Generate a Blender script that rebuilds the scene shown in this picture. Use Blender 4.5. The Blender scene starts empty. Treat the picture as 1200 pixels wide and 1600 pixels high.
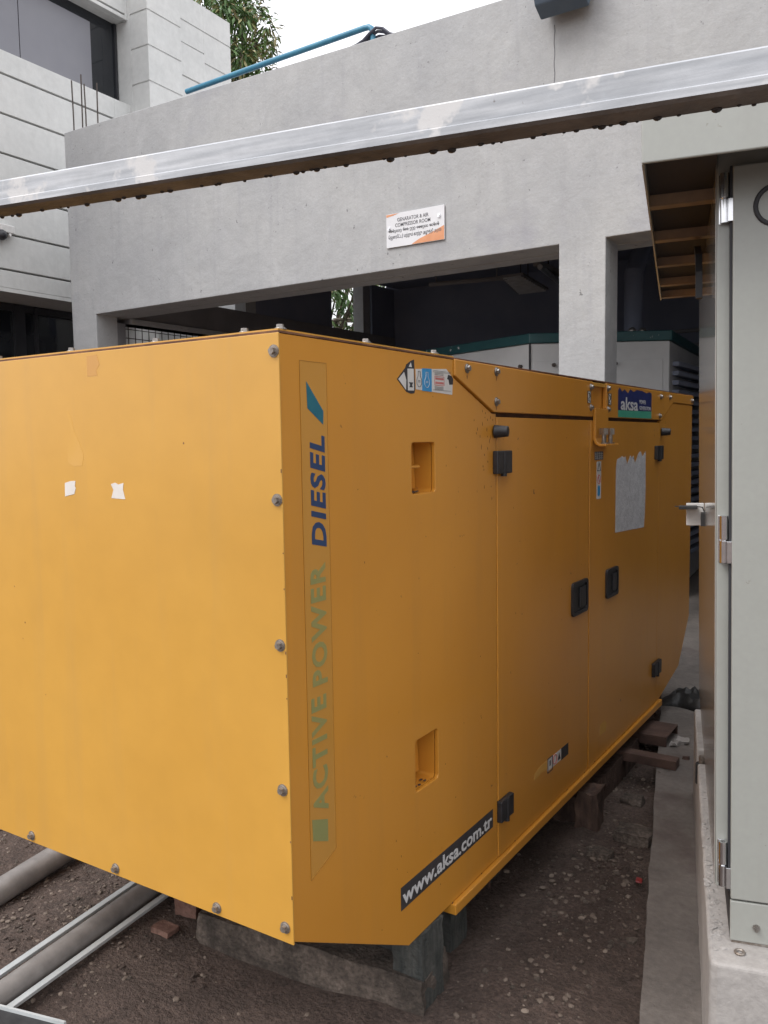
import bpy, bmesh, math, random
from mathutils import Vector, Matrix, noise as mnoise

random.seed(7)
R = math.radians
sc = bpy.context.scene
col = sc.collection

# ------------------------------------------------------------------ camera
yaw, pit, rol = -0.572628, 0.0843627, 0.0150965
Fv = Vector((math.sin(yaw)*math.cos(pit), math.cos(yaw)*math.cos(pit), -math.sin(pit)))
r0 = Vector((math.cos(yaw), -math.sin(yaw), 0)); d0 = Fv.cross(r0)
Rt = math.cos(rol)*r0 + math.sin(rol)*d0
Dn = -math.sin(rol)*r0 + math.cos(rol)*d0
cam = bpy.data.cameras.new('camera')
cam.sensor_fit = 'VERTICAL'; cam.sensor_height = 36; cam.lens = 36*1317.46/1600
cam.clip_end = 500; cam.clip_start = .02
co = bpy.data.objects.new('camera', cam); col.objects.link(co)
m = Matrix((Rt, -Dn, -Fv)).transposed().to_4x4(); m.translation = Vector((0, 0, 1.849))
co.matrix_world = m
sc.camera = co

# ------------------------------------------------------------------ light
SUN_EL, SUN_AZ = R(48), R(205)          # azimuth of the sun seen from above, clockwise from +Y
w = bpy.data.worlds.new('World'); sc.world = w; w.use_nodes = True
nt = w.node_tree; nt.nodes.clear()
sky = nt.nodes.new('ShaderNodeTexSky'); sky.sky_type = 'NISHITA'; sky.sun_disc = False
sky.sun_elevation = SUN_EL; sky.sun_rotation = SUN_AZ
sky.air_density = 1.0; sky.dust_density = 4.0; sky.ozone_density = 1.0
hs = nt.nodes.new('ShaderNodeHueSaturation'); hs.inputs['Saturation'].default_value = .18
bg = nt.nodes.new('ShaderNodeBackground'); bg.inputs['Strength'].default_value = .15
wo = nt.nodes.new('ShaderNodeOutputWorld')
# overcast: the clear sky is mostly covered by an even cloud layer, three times brighter overhead than at the horizon
nt.links.new(sky.outputs[0], hs.inputs['Color'])
wtc = nt.nodes.new('ShaderNodeTexCoord'); sx = nt.nodes.new('ShaderNodeSeparateXYZ'); nt.links.new(wtc.outputs['Generated'], sx.inputs[0])
mr_ = nt.nodes.new('ShaderNodeMapRange'); mr_.inputs['From Min'].default_value = 0; mr_.inputs['From Max'].default_value = 1
mr_.inputs['To Min'].default_value = 4.5; mr_.inputs['To Max'].default_value = 12.0; nt.links.new(sx.outputs['Z'], mr_.inputs['Value'])
cl_ = nt.nodes.new('ShaderNodeCombineColor')
for k_, f_ in enumerate((.985, .99, 1.03)):
    mm = nt.nodes.new('ShaderNodeMath'); mm.operation = 'MULTIPLY'; mm.inputs[1].default_value = f_; nt.links.new(mr_.outputs[0], mm.inputs[0]); nt.links.new(mm.outputs[0], cl_.inputs[k_])
mx_ = nt.nodes.new('ShaderNodeMix'); mx_.data_type = 'RGBA'; mx_.inputs[0].default_value = .8
nt.links.new(hs.outputs[0], mx_.inputs[6]); nt.links.new(cl_.outputs[0], mx_.inputs[7]); nt.links.new(mx_.outputs[2], bg.inputs['Color'])
nt.links.new(bg.outputs[0], wo.inputs['Surface'])
sl = bpy.data.lights.new('sun', 'SUN'); sl.energy = .8; sl.angle = R(22); sl.color = (1, .97, .93)
so = bpy.data.objects.new('sun', sl); col.objects.link(so)
sd = Vector((math.sin(SUN_AZ)*math.cos(SUN_EL), math.cos(SUN_AZ)*math.cos(SUN_EL), math.sin(SUN_EL)))
so.rotation_euler = sd.to_track_quat('Z', 'Y').to_euler(); so.location = sd*30
sc.view_settings.view_transform = 'Standard'; sc.view_settings.look = 'None'
sc.view_settings.gamma = 1; sc.view_settings.exposure = .68

# ------------------------------------------------------------------ materials
def mat(name, c1, c2=None, rough=.6, metal=0, ns=3, nd=4, bump=0, bs=40, fine=0, fs=60, stretch=None,
        specks=0, sp_c=(.05, .04, .035), sp_s=60, coat=0, lo=.35, hi=.65, spec=.5, rvar=0, streak=0, streak_c=(.2, .2, .2), patch=None, bdist=.01, mid=0, ms=12):
    M = bpy.data.materials.new(name); M.use_nodes = True
    t = M.node_tree; N = t.nodes; L = t.links
    b = N['Principled BSDF']
    b.inputs['Roughness'].default_value = rough; b.inputs['Metallic'].default_value = metal
    b.inputs['Coat Weight'].default_value = coat; b.inputs['Coat Roughness'].default_value = .15
    b.inputs['Specular IOR Level'].default_value = spec
    tc = N.new('ShaderNodeTexCoord'); src = tc.outputs['Object']
    if stretch:
        mp = N.new('ShaderNodeMapping'); mp.inputs['Scale'].default_value = stretch
        L.new(src, mp.inputs['Vector']); src2 = mp.outputs[0]
    else: src2 = src
    def nz(s, d=4, v=None, r=.55):
        n = N.new('ShaderNodeTexNoise'); n.inputs['Scale'].default_value = s; n.inputs['Detail'].default_value = d
        n.inputs['Roughness'].default_value = r
        L.new(v if v else src2, n.inputs['Vector']); return n.outputs['Fac']
    def ramp(f, a, b_, ca=(0, 0, 0), cb=(1, 1, 1)):
        r = N.new('ShaderNodeValToRGB'); r.color_ramp.elements[0].position = a; r.color_ramp.elements[1].position = b_
        r.color_ramp.elements[0].color = (*ca, 1); r.color_ramp.elements[1].color = (*cb, 1)
        L.new(f, r.inputs[0]); return r.outputs[0]
    def mix(f, a, b_, mode='MIX'):
        x = N.new('ShaderNodeMix'); x.data_type = 'RGBA'; x.blend_type = mode
        if isinstance(f, float): x.inputs[0].default_value = f
        else: L.new(f, x.inputs[0])
        for k, v in ((6, a), (7, b_)):
            if isinstance(v, tuple): x.inputs[k].default_value = (*v, 1)
            else: L.new(v, x.inputs[k])
        return x.outputs[2]
    c = ramp(nz(ns, nd), lo, hi, c1, c2 or c1)
    if fine:
        f = ramp(nz(fs, 3), .3, .7, (1-fine,)*3, (1+fine*.4,)*3); c = mix(1.0, c, f, 'MULTIPLY')
    if mid:     # cloudy trowel mottling with a warped, uneven grain
        w1 = N.new('ShaderNodeTexNoise'); w1.inputs['Scale'].default_value = ms; w1.inputs['Detail'].default_value = 8; w1.inputs['Distortion'].default_value = 1.2; w1.inputs['Roughness'].default_value = .68
        L.new(src, w1.inputs['Vector']); c = mix(1.0, c, ramp(w1.outputs['Fac'], .32, .68, (1-mid,)*3, (1+mid*.5,)*3), 'MULTIPLY')
    if patch:   # (scale, lo, hi, colour) irregular stains with a shape of their own
        c = mix(ramp(nz(patch[0], 5, src, .6), patch[1], patch[2]), c, patch[3])
    if streak:
        mp = N.new('ShaderNodeMapping'); mp.inputs['Scale'].default_value = (5, 5, .35); L.new(src, mp.inputs['Vector'])
        f = ramp(nz(2.2, 5, mp.outputs[0], .6), .52, .75, (0, 0, 0), (streak,)*3); c = mix(f, c, streak_c)
    if specks:
        v = N.new('ShaderNodeTexVoronoi'); v.inputs['Scale'].default_value = sp_s; L.new(src, v.inputs['Vector'])
        v.inputs['Randomness'].default_value = 1
        th = N.new('ShaderNodeMath'); th.operation = 'MULTIPLY'
        m1 = ramp(nz(sp_s*1.1, 3, src, .7), .64, .68)
        m2 = ramp(nz(sp_s*.22, 3, src), .66-specks*.14, .70-specks*.14)
        L.new(m1, th.inputs[0]); L.new(m2, th.inputs[1])
        c = mix(th.outputs[0], c, sp_c)
    L.new(c, b.inputs['Base Color'])
    if rvar:
        mr = N.new('ShaderNodeMapRange'); mr.inputs['To Min'].default_value = max(0, rough-rvar); mr.inputs['To Max'].default_value = rough+rvar
        L.new(nz(ns*1.7, 4), mr.inputs['Value']); L.new(mr.outputs[0], b.inputs['Roughness'])
    if bump:
        bp = N.new('ShaderNodeBump'); bp.inputs['Strength'].default_value = bump; bp.inputs['Distance'].default_value = bdist
        L.new(nz(bs, 6, src, .65), bp.inputs['Height']); L.new(bp.outputs[0], b.inputs['Normal'])
    return M

YEL = (.60, .318, .055)
M = dict(
 yellow=mat('yellow_paint', YEL, (.565, .292, .048), rough=.38, ns=1.3, bump=.10, bs=2.6, coat=.15, rvar=.08, fine=.04, fs=9, streak=.28, streak_c=(.47, .27, .08)),
 yellow_side=mat('yellow_paint_shade_speckled', (.62, .275, .036), (.58, .252, .032), rough=.32, ns=1.3, bump=.10, bs=2.4, streak=.25, streak_c=(.45, .22, .05), coat=.18, rvar=.06, specks=.35, sp_s=26, sp_c=(.2, .07, .02)),  # same paint as the front; the shade's redder tone is put into the colour
 gap=mat('dark_gap', (.05, .022, .012), (.09, .04, .015), rough=.8, ns=14),
 gasket=mat('rusted_edge', (.09, .035, .02), (.22, .10, .05), rough=.8, ns=9, bump=.3),
 black=mat('black_plastic', (.018, .018, .02), (.03, .03, .034), rough=.45, ns=18),
 rubber=mat('black_rubber', (.02, .02, .021), (.035, .035, .035), rough=.75, ns=22, bump=.2),
 steel=mat('bolt_steel', (.42, .40, .38), (.22, .20, .18), rough=.38, metal=.85, ns=30, bump=.2),
 steel_dull=mat('washer_steel', (.34, .31, .28), (.20, .16, .13), rough=.45, metal=.6, ns=60),
 chrome=mat('chrome', (.75, .75, .76), (.6, .6, .62), rough=.16, metal=1, ns=20),
 beam=mat('scuffed_aluminium', (.36, .375, .40), (.50, .51, .53), rough=.62, metal=0, ns=2.6, stretch=(1.2, 6, 26), bump=.15, bs=18, fine=.15, fs=5,
          specks=.5, sp_s=24, sp_c=(.12, .1, .09), patch=(8, .57, .61, (.54, .53, .525)), mid=.10, ms=9),
 beam_under=mat('dark_brown_underside', (.07, .06, .055), (.17, .14, .12), rough=.7, ns=9, bump=.5, bs=30),  # dark brown tone for the beam's lower faces
 concrete=mat('rendered_concrete', (.39, .393, .40), (.44, .44, .438), rough=.9, ns=.8, nd=6, bump=.45, bs=9, bdist=.02, mid=.10, ms=2.6, fine=.05, fs=45,
          specks=1.0, sp_s=15, sp_c=(.20, .20, .20), streak=.38, streak_c=(.31, .31, .33), patch=(.7, .58, .68, (.34, .34, .36))),
 white_wall=mat('pale_render', (.58, .585, .57), (.64, .64, .62), rough=.88, ns=.9, nd=6, bump=.25, bs=8, bdist=.015, mid=.06, ms=2, fine=.06, fs=12, streak=.14, streak_c=(.42, .42, .40)),
 groove=mat('groove_shadow_render', (.36, .36, .35), (.42, .42, .41), rough=.9, ns=3),
 glass=mat('dark_glass', (.012, .014, .018), (.02, .022, .026), rough=.06, ns=1, spec=.6),
 frame_dark=mat('dark_window_frame', (.02, .021, .025), (.03, .03, .035), rough=.4, ns=4),
 grey_pane=mat('grey_window_pane', (.17, .17, .195), (.205, .205, .225), rough=.35, ns=.8),  # lighter grey panes set on the front of the dark glass
 room=mat('shade_darkened_concrete', (.20, .195, .205), (.27, .265, .27), rough=.9, ns=1.2, nd=5, bump=.3, bs=20),  # interior shade put into the albedo, darker than the outside concrete
 room_dark=mat('shade_darkened_wall', (.18, .20, .27), (.23, .25, .32), rough=.85, ns=1.0, nd=4),  # bluish dark of the room's shade mixed into the surface colour
 floor=mat('worn_cement', (.135, .118, .106), (.22, .195, .175), rough=.85, ns=1.6, nd=8, bump=.4, bs=30, bdist=.015, mid=.22, ms=4, fine=.16, fs=40, specks=.8, sp_s=12, sp_c=(.09, .07, .06), patch=(1.6, .52, .64, (.10, .078, .07))),
 plinth=mat('cast_concrete', (.35, .328, .31), (.42, .395, .375), rough=.9, ns=2.4, nd=7, bump=.4, bs=26, bdist=.012, mid=.12, ms=7, fine=.14, fs=50, specks=.8, sp_s=26, sp_c=(.2, .17, .16)),
 rough_conc=mat('pebbly_concrete', (.10, .08, .065), (.24, .19, .155), rough=.95, ns=9, nd=10, bump=1.0, bs=55, bdist=.03, fine=.4, fs=70, mid=.35, ms=14),
 soil=mat('damp_brown_soil', (.098, .067, .054), (.17, .122, .10), rough=.9, ns=1.6, nd=9, bump=1.0, bs=45, bdist=.035, fine=.4, fs=80, mid=.35, ms=9, specks=.5, sp_s=34, sp_c=(.20, .16, .13)),
 cab=mat('grey_green_enamel', (.305, .31, .285), (.325, .33, .303), rough=.34, ns=.9, nd=3, streak=.22, streak_c=(.25, .24, .215), mid=.035, ms=5, fine=.03, fs=60, specks=.2, sp_s=40, sp_c=(.16, .14, .11), bump=.03, bs=6, coat=.25, rvar=.04),
 cab_in=mat('soffit_shade_enamel', (.030, .028, .030), (.04, .036, .036), spec=.15, rough=.55, ns=1.2, bump=.02, bs=5, coat=0),  # grey enamel darkened in colour to stand for the unlit roof underside
 cab_gloss=mat('glossy_cabinet_side', (.30, .285, .26), (.33, .31, .285), rough=.10, ns=1.2, bump=.02, bs=3, coat=.8),
 louvre_band=mat('rib_reflection_brown', (.12, .075, .04), (.26, .165, .08), rough=.35, ns=5),  # brown stands in for the yellow generator mirrored in grey ribs
 pvc=mat('grey_pvc', (.20, .185, .175), (.28, .26, .245), rough=.5, ns=4, nd=5, bump=.1, fine=.2, fs=20),
 pale_strip=mat('galvanised_strip', (.50, .53, .53), (.60, .62, .62), rough=.45, metal=.2, ns=8),
 blue=mat('blue_pvc', (.045, .19, .30), (.06, .23, .34), rough=.35, ns=5),
 cable=mat('black_cable', (.03, .03, .045), (.05, .05, .075), rough=.5, ns=10),
 rust=mat('rusty_steel', (.05, .030, .025), (.11, .065, .05), rough=.85, ns=8, nd=7, bump=.6, bs=30),
 rebar=mat('rebar_steel', (.05, .04, .035), (.09, .07, .06), rough=.8, ns=30, bump=.5),
 brick=mat('broken_brick', (.15, .075, .055), (.23, .13, .10), rough=.95, ns=14, nd=6, bump=.8, fine=.25),
 timber=mat('weathered_timber', (.045, .05, .047), (.10, .10, .09), rough=.9, ns=6, nd=6, stretch=(9, 9, .8), bump=.9, bs=60, bdist=.02, mid=.3, ms=20),
 rotten=mat('reddish_timber', (.05, .03, .024), (.12, .075, .055), rough=.95, ns=9, nd=6, stretch=(3, 3, 1), bump=.9),
 stone=mat('gravel_stone', (.085, .062, .05), (.25, .20, .16), rough=.9, ns=6, nd=3, lo=.3, hi=.7, bump=.4, bs=50),
 unit=mat('off_white_unit_paint', (.48, .48, .48), (.54, .54, .535), rough=.5, ns=1.5, fine=.05, fs=7),
 teal=mat('teal_paint', (.008, .055, .062), (.012, .07, .075), rough=.45, ns=6, specks=.6, sp_s=12, sp_c=(.5, .5, .5)),
 lamp_body=mat('floodlight_housing', (.07, .10, .14), (.09, .12, .16), rough=.5, ns=4),
 signw=mat('sign_plate', (.66, .66, .68), (.70, .70, .72), rough=.4, ns=4),
 orange=mat('sign_orange', (.62, .27, .13), (.68, .32, .17), rough=.45, ns=9),
 ink=mat('black_ink', (.03, .03, .035), rough=.6),
 ink_grey=mat('grey_ink', (.10, .10, .11), rough=.6),
 navy=mat('navy_vinyl', (.018, .028, .12), (.025, .035, .15), rough=.4, ns=20),
 navy_txt=mat('navy_lettering', (.02, .045, .12), (.028, .06, .14), rough=.45, ns=8),
 green_txt=mat('faded_green_lettering', (.26, .26, .095), (.31, .27, .09), rough=.45, ns=9),
 teal_txt=mat('teal_lettering', (.01, .11, .17), (.02, .16, .2), rough=.45, ns=9),
 film=mat('clear_vinyl_over_yellow', (.54, .262, .045), (.52, .25, .042), rough=.25, ns=3, coat=.3),
 film_edge=mat('vinyl_edge', (.36, .165, .02), rough=.5),
 aksa_green=mat('green_vinyl', (.06, .36, .24), (.08, .40, .27), rough=.4, ns=9),
 silver_txt=mat('silver_lettering', (.62, .62, .62), rough=.4),
 label_w=mat('label_white', (.60, .59, .57), (.66, .65, .63), rough=.45, ns=20),
 label_b=mat('label_blue', (.035, .25, .52), (.05, .29, .56), rough=.45, ns=20),
 label_r=mat('label_red', (.48, .08, .07), rough=.5),
 url_bg=mat('charcoal_vinyl', (.035, .035, .038), (.055, .05, .05), rough=.45, ns=9),
 glue=mat('dried_glue_residue', (.50, .50, .52), (.62, .62, .64), rough=.7, ns=22, nd=6, bump=.5, bs=70, fine=.15, fs=60),
 scuff=mat('glue_smear', (.61, .335, .08), (.60, .325, .065), rough=.6, ns=9),
 tape=mat('paper_tape', (.62, .57, .52), (.70, .66, .62), rough=.8, ns=12),
 bag=mat('black_plastic_sheet', (.018, .018, .018), (.04, .038, .036), rough=.45, ns=10, bump=.6, bs=25),
 leaf=mat('mango_leaf', (.055, .12, .03), (.12, .20, .055), rough=.5, ns=1.6, nd=2, lo=.3, hi=.7),
 leaf_new=mat('young_mango_leaf', (.17, .17, .05), (.26, .21, .10), rough=.5, ns=2),
 bark=mat('bark', (.10, .08, .06), (.18, .15, .12), rough=.95, ns=8, bump=.8),
 drop=mat('water_drop', (.035, .028, .026), rough=.10, spec=.5),
 red=mat('red_plastic', (.22, .015, .015), rough=.4),
 fluor=mat('lamp_diffuser', (.40, .42, .45), (.5, .52, .55), rough=.5, ns=8),
)

# ------------------------------------------------------------------ mesh helpers
ORG = {}
class MB:
    def __init__(s): s.v = []; s.f = []; s.m = []
    def add(s, vs, fs, mi=0):
        k = len(s.v); s.v += [tuple(p) for p in vs]; s.f += [tuple(i+k for i in f) for f in fs]; s.m += [mi]*len(fs); return s
    def box(s, x0, x1, y0, y1, z0, z1, mi=0):
        return s.add([(x0,y0,z0),(x1,y0,z0),(x1,y1,z0),(x0,y1,z0),(x0,y0,z1),(x1,y0,z1),(x1,y1,z1),(x0,y1,z1)],
                     [(0,3,2,1),(4,5,6,7),(0,1,5,4),(1,2,6,5),(2,3,7,6),(3,0,4,7)], mi)
    def prism(s, pts, a, b, ax=0, mi=0):
        """2D polygon extruded along axis ax: ax 0 -> pts are (y,z); 1 -> (x,z); 2 -> (x,y)"""
        n = len(pts)
        def P(p, t): return {0: (t, p[0], p[1]), 1: (p[0], t, p[1]), 2: (p[0], p[1], t)}[ax]
        vs = [P(p, a) for p in pts] + [P(p, b) for p in pts]
        return s.add(vs, [tuple(range(n))[::-1], tuple(range(n, 2*n))] + [(i, (i+1) % n, n+(i+1) % n, n+i) for i in range(n)], mi)
    def cyl(s, p0, p1, r, n=16, r1=None, mi=0):
        p0 = Vector(p0); p1 = Vector(p1); d = (p1-p0).normalized(); r1 = r if r1 is None else r1
        a = d.orthogonal().normalized(); b = d.cross(a); vs = []
        for p, q in ((p0, r), (p1, r1)):
            vs += [p + (a*math.cos(2*math.pi*i/n) + b*math.sin(2*math.pi*i/n))*q for i in range(n)]
        return s.add(vs, [tuple(range(n))[::-1], tuple(range(n, 2*n))] + [(i, (i+1) % n, n+(i+1) % n, n+i) for i in range(n)], mi)
    def tube(s, pts, r, n=10, mi=0):
        pts = [Vector(p) for p in pts]; rs = r if isinstance(r, (list, tuple)) else [r]*len(pts)
        vs = []; a = None
        for i, p in enumerate(pts):
            d = (pts[min(i+1, len(pts)-1)] - pts[max(i-1, 0)]).normalized()
            a = d.orthogonal().normalized() if a is None else (a - d*a.dot(d)).normalized()
            b = d.cross(a)
            vs += [p + (a*math.cos(2*math.pi*k/n) + b*math.sin(2*math.pi*k/n))*rs[i] for k in range(n)]
        fs = [tuple(range(n))[::-1], tuple(range((len(pts)-1)*n, len(pts)*n))]
        for i in range(len(pts)-1):
            fs += [(i*n+k, i*n+(k+1) % n, (i+1)*n+(k+1) % n, (i+1)*n+k) for k in range(n)]
        return s.add(vs, fs, mi)
    def ball(s, c, r, sx=1, sy=1, sz=1, rough=0, sub=1, mi=0):
        bm = bmesh.new(); bmesh.ops.create_icosphere(bm, subdivisions=sub, radius=1)
        vs = []
        for v in bm.verts:
            k = 1 + rough*(random.random()-.5); vs.append((c[0]+v.co.x*r*sx*k, c[1]+v.co.y*r*sy*k, c[2]+v.co.z*r*sz*k))
        fs = [tuple(v.index for v in f.verts) for f in bm.faces]; bm.free()
        return s.add(vs, fs, mi)
    def build(s, name, mats, parent=None, smooth=False, bevel=0, seg=2, off=None):
        me = bpy.data.meshes.new(name)
        o3 = Vector(off) if off is not None else (ORG[parent.name] if parent else Vector((0, 0, 0)))
        me.from_pydata([tuple(Vector(v)-o3) for v in s.v], [], s.f)
        for x in (mats if isinstance(mats, (list, tuple)) else [mats]): me.materials.append(M[x] if isinstance(x, str) else x)
        for i, p in enumerate(me.polygons): p.material_index = s.m[i]
        bm = bmesh.new(); bm.from_mesh(me); bmesh.ops.recalc_face_normals(bm, faces=bm.faces); bm.to_mesh(me); bm.free()
        if smooth:
            me.shade_smooth(); me.set_sharp_from_angle(angle=R(35))
        ob = bpy.data.objects.new(name, me); col.objects.link(ob)
        if parent: ob.parent = parent; ORG[ob.name] = o3
        else: ob.location = o3; ORG[ob.name] = o3
        if bevel:
            b = ob.modifiers.new('bevel', 'BEVEL'); b.width = bevel; b.segments = seg; b.limit_method = 'ANGLE'; b.angle_limit = R(30)
        return ob

def bake(ob):
    dg = bpy.context.evaluated_depsgraph_get(); dg.update()
    me = bpy.data.meshes.new_from_object(ob.evaluated_get(dg)); ob.modifiers.clear(); ob.data = me
def cut(ob, cutters):
    """real openings: subtract closed meshes, then drop the cutters"""
    for c in cutters:
        x = ob.modifiers.new('cut', 'BOOLEAN'); x.operation = 'DIFFERENCE'; x.object = c; x.solver = 'EXACT'
    bpy.context.view_layer.update(); bake(ob)
    for c in cutters: bpy.data.objects.remove(c, do_unlink=True)

def tag(o, label=None, cat=None, group=None, kind=None):
    if label: o['label'] = label
    if cat: o['category'] = cat
    if group: o['group'] = group
    if kind: o['kind'] = kind
    return o
def thing(name, label, cat, loc=(0, 0, 0), group=None, rot=None):
    o = bpy.data.objects.new(name, None); col.objects.link(o); o.empty_display_size = .1
    o.location = loc; ORG[o.name] = Vector(loc)
    if rot: o.rotation_euler = rot
    return tag(o, label, cat, group)
def local_thing(name, label, cat, loc, rot, org=(0, 0, 0)):
    o = thing(name, label, cat, loc, rot=rot); ORG[o.name] = Vector(org); return o
def struct(name, mb, mt, **k): return tag(mb.build(name, mt, **k), kind='structure')

def text(body, mt, parent, o, xd, yd, w, h, depth=.0012, bold=0, name='lettering', shear=0):
    """lettering fitted into a box: o = lower-left corner, xd / yd = reading / up direction, w x h metres"""
    c = bpy.data.curves.new(name, 'FONT'); c.body = body; c.offset = bold; c.shear = shear; c.space_character = 1.14 if bold > .025 and len(body) < 7 else 1.0; c.extrude = .02; c.resolution_u = 3
    t = bpy.data.objects.new(name, c); col.objects.link(t); bpy.context.view_layer.update()
    dg = bpy.context.evaluated_depsgraph_get(); me = bpy.data.meshes.new_from_object(t.evaluated_get(dg))
    bpy.data.objects.remove(t, do_unlink=True)
    xs = [v.co.x for v in me.vertices]; ys = [v.co.y for v in me.vertices]
    x0, x1, y0, y1 = min(xs), max(xs), min(ys), max(ys)
    o = Vector(o); xd = Vector(xd).normalized(); yd = Vector(yd).normalized(); n = xd.cross(yd); g = ORG[parent.name]
    for v in me.vertices:
        p = v.co.copy()
        v.co = o + xd*((p.x-x0)/(x1-x0)*w) + yd*((p.y-y0)/(y1-y0)*h) + n*((p.z/.04+.5)*depth) - g
    me.materials.clear(); me.materials.append(M[mt])
    ob = bpy.data.objects.new(name, me); col.objects.link(ob); ob.parent = parent; ORG[ob.name] = g
    return ob

# =================================================================== SETTING
g = MB()
NX = 60
# soil: one sheet to the horizon, with a finer uneven patch near the camera
xs = [-80, -40, -20, -12, -8] + [-6+i*.12 for i in range(58)] + [2, 5, 12, 40, 80]
ys = [-60, -20, -6, -2] + [0+i*.12 for i in range(66)] + [9, 12, 20, 60, 110]
vs = []
for y in ys:
    for x in xs:
        z = 0
        if -6 < x < 1 and 0 < y < 7.8:
            z = .035*mnoise.noise(Vector((x*1.3, y*1.3, 0))) + .016*mnoise.noise(Vector((x*5, y*5, 3))) - .012
        vs.append((x, y, z))
n = len(xs)
g.add(vs, [(j*n+i, j*n+i+1, (j+1)*n+i+1, (j+1)*n+i) for j in range(len(ys)-1) for i in range(n-1)])
struct('ground', g, 'soil', smooth=True)

ya = R(13.53); XC = Vector((math.cos(ya), math.sin(ya), 0)); YC = Vector((-math.sin(ya), math.cos(ya), 0))
def cw(u, v, z=0): return XC*u + YC*v + Vector((0, 0, z))
# cement path between generator and cabinet, edge slightly chipped
pts = []
v = -1.5
while v < 6.35:
    pts.append((-.088 + .010*mnoise.noise(Vector((v*3, 0, 0))) + .006*mnoise.noise(Vector((v*14, 2, 0))), v)); v += .09
pts += [(-.088, 6.35), (2.8, 6.35), (2.8, -1.5)]
path = MB().prism([(cw(a, b).x, cw(a, b).y) for a, b in pts], -.06, .10, 2)
struct('path', path, 'floor')
struct('room_floor', MB().prism([(-9.0, 6.0), (5, 6.0), (5, 14.6), (-9.0, 14.6)], -.05, .094, 2), 'floor')

# =================================================================== GENERATOR ROOM BUILDING
B = thing('concrete_building', 'long grey rendered concrete building with wide open bays behind the yellow generator', 'building', (-5, 7.3, 0))
Y0, Y1 = 7.30, 7.64
def top(x): return 5.885 - .0150*(x+9.55)
# front wall: lintel band, three piers
mb = MB()
mb.prism([(-9.555, -.05), (-9.08, -.05), (-9.08, 3.530), (-2.815, 3.562), (-2.815, -.05), (-2.392, -.05), (-2.392, 3.566), (2.6, 3.585), (2.6, -.05), (5.0, -.05), (5.0, top(5)), (-9.555, top(-9.555))], Y0, Y1, 1)
wall = mb.build('front_wall', 'concrete', B, bevel=.008)
MB().prism([(-9.555, 3.530), (5.0, 3.59), (5.0, top(5)-.01), (-9.555, top(-9.555)-.01)], Y1+.001, 7.86, 1).build('edge_beam', 'concrete', B)
MB().box(-9.50, 5, 7.865, 14.8, 5.0, 5.25).build('roof', 'concrete', B)
MB().box(-9.0, 5, 7.86, 14.6, 4.85, 4.995).build('ceiling', 'room_dark', B)
MB().box(-9.3, 5, 14.62, 14.8, 0, 5.0).build('back_wall', 'room_dark', B)
MB().box(4.8, 5.0, 7.86, 14.6, 0, 4.85).build('end_wall', 'room_dark', B)
sw = MB()   # low side wall with a barred opening below and a clerestory above
sw.box(-9.33, -9.085, 7.64, 14.6, -.05, 1.2); sw.box(-9.33, -9.085, 7.64, 7.78, 1.2, 3.46)
sw.box(-9.33, -9.085, 10.0, 14.6, 1.2, 3.46); sw.box(-9.33, -9.083, 7.84, 14.6, 3.46, 3.90)
sw.build('side_wall', 'room', B, bevel=.006)
MB().box(-9.33, -9.04, 7.85, 14.5, 3.46, 3.53).build('lintel', 'concrete', B, bevel=.005)
MB().box(-9.30, -9.10, 10.40, 12.48, 3.90, 4.85).build('infill_panel', 'room_dark', B)
MB().box(-9.30, -9.10, 13.80, 14.6, 3.90, 4.85).build('infill_panel', 'room_dark', B)
for y in (10.18, 13.48): MB().box(-9.32, -9.09, y, y+.24, 3.90, 4.85).build('column', 'concrete', B, bevel=.006)
MB().box(-9.0, 5, 9.6, 9.9, 4.5, 4.85).build('ceiling_beam', 'room_dark', B)
gr = MB()
for i in range(19): y = 7.80+i*.12; gr.cyl((-9.2, y, 1.2), (-9.2, y, 3.46), .006, 6)
for i in range(19): z = 1.25+i*.12; gr.cyl((-9.2, 7.78, z), (-9.2, 10.0, z), .006, 6)
gr.build('window_grille', 'rebar', B)
MB().box(-9.25, -9.15, 7.78, 7.83, 1.2, 3.46).build('window_frame', 'frame_dark', B)

# hanging lights and conduit in the room
L = thing('ceiling_light', 'pale louvred light tray hanging under the dark ceiling of the generator room', 'light', (-4.9, 11.1, 4.85))
MB().prism([(-4.86, 10.5), (-4.54, 10.5), (-4.70, 11.78), (-5.18, 11.74)], 3.99, 4.02, 2).build('reflector', 'room', L)
lv = MB()
for i in range(12): t = i/11; lv.box(-4.84-.3*t, -4.58-.14*t, 10.52+1.2*t, 10.53+1.2*t, 3.965, 3.99)
lv.build('louvre', 'fluor', L)
MB().cyl((-4.75, 10.9, 4.02), (-4.75, 10.9, 4.85), .008, 6).build('rod', 'rebar', L); MB().cyl((-4.9, 11.5, 4.02), (-4.9, 11.5, 4.85), .008, 6).build('rod', 'rebar', L)
c = MB().cyl((-4.36, 11.29, 4.0), (-4.18, 10.19, 4.0), .035, 12).build('lamp_tube', 'fluor', off=(-4.3, 10.7, 4.0))
L2 = thing('tube_light', 'bare fluorescent tube light beside the louvred tray, nearest the middle pier', 'light', (-4.3, 10.7, 4.0))
c.parent = L2; c.location = (0, 0, 0)
MB().box(-4.32, -4.22, 10.3, 11.2, 4.04, 4.10).build('mount', 'room', L2)
MB().cyl((-4.27, 10.7, 4.1), (-4.27, 10.7, 4.85), .01, 6).build('rod', 'rebar', L2)
cd = MB().cyl((-5.9, 10.4, 4.0), (-4.82, 10.6, 4.0), .03, 10).cyl((-5.8, 10.42, 4.0), (-5.8, 10.42, 4.85), .008, 6).cyl((-4.95, 10.57, 4.0), (-4.95, 10.57, 4.85), .008, 6)
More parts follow.
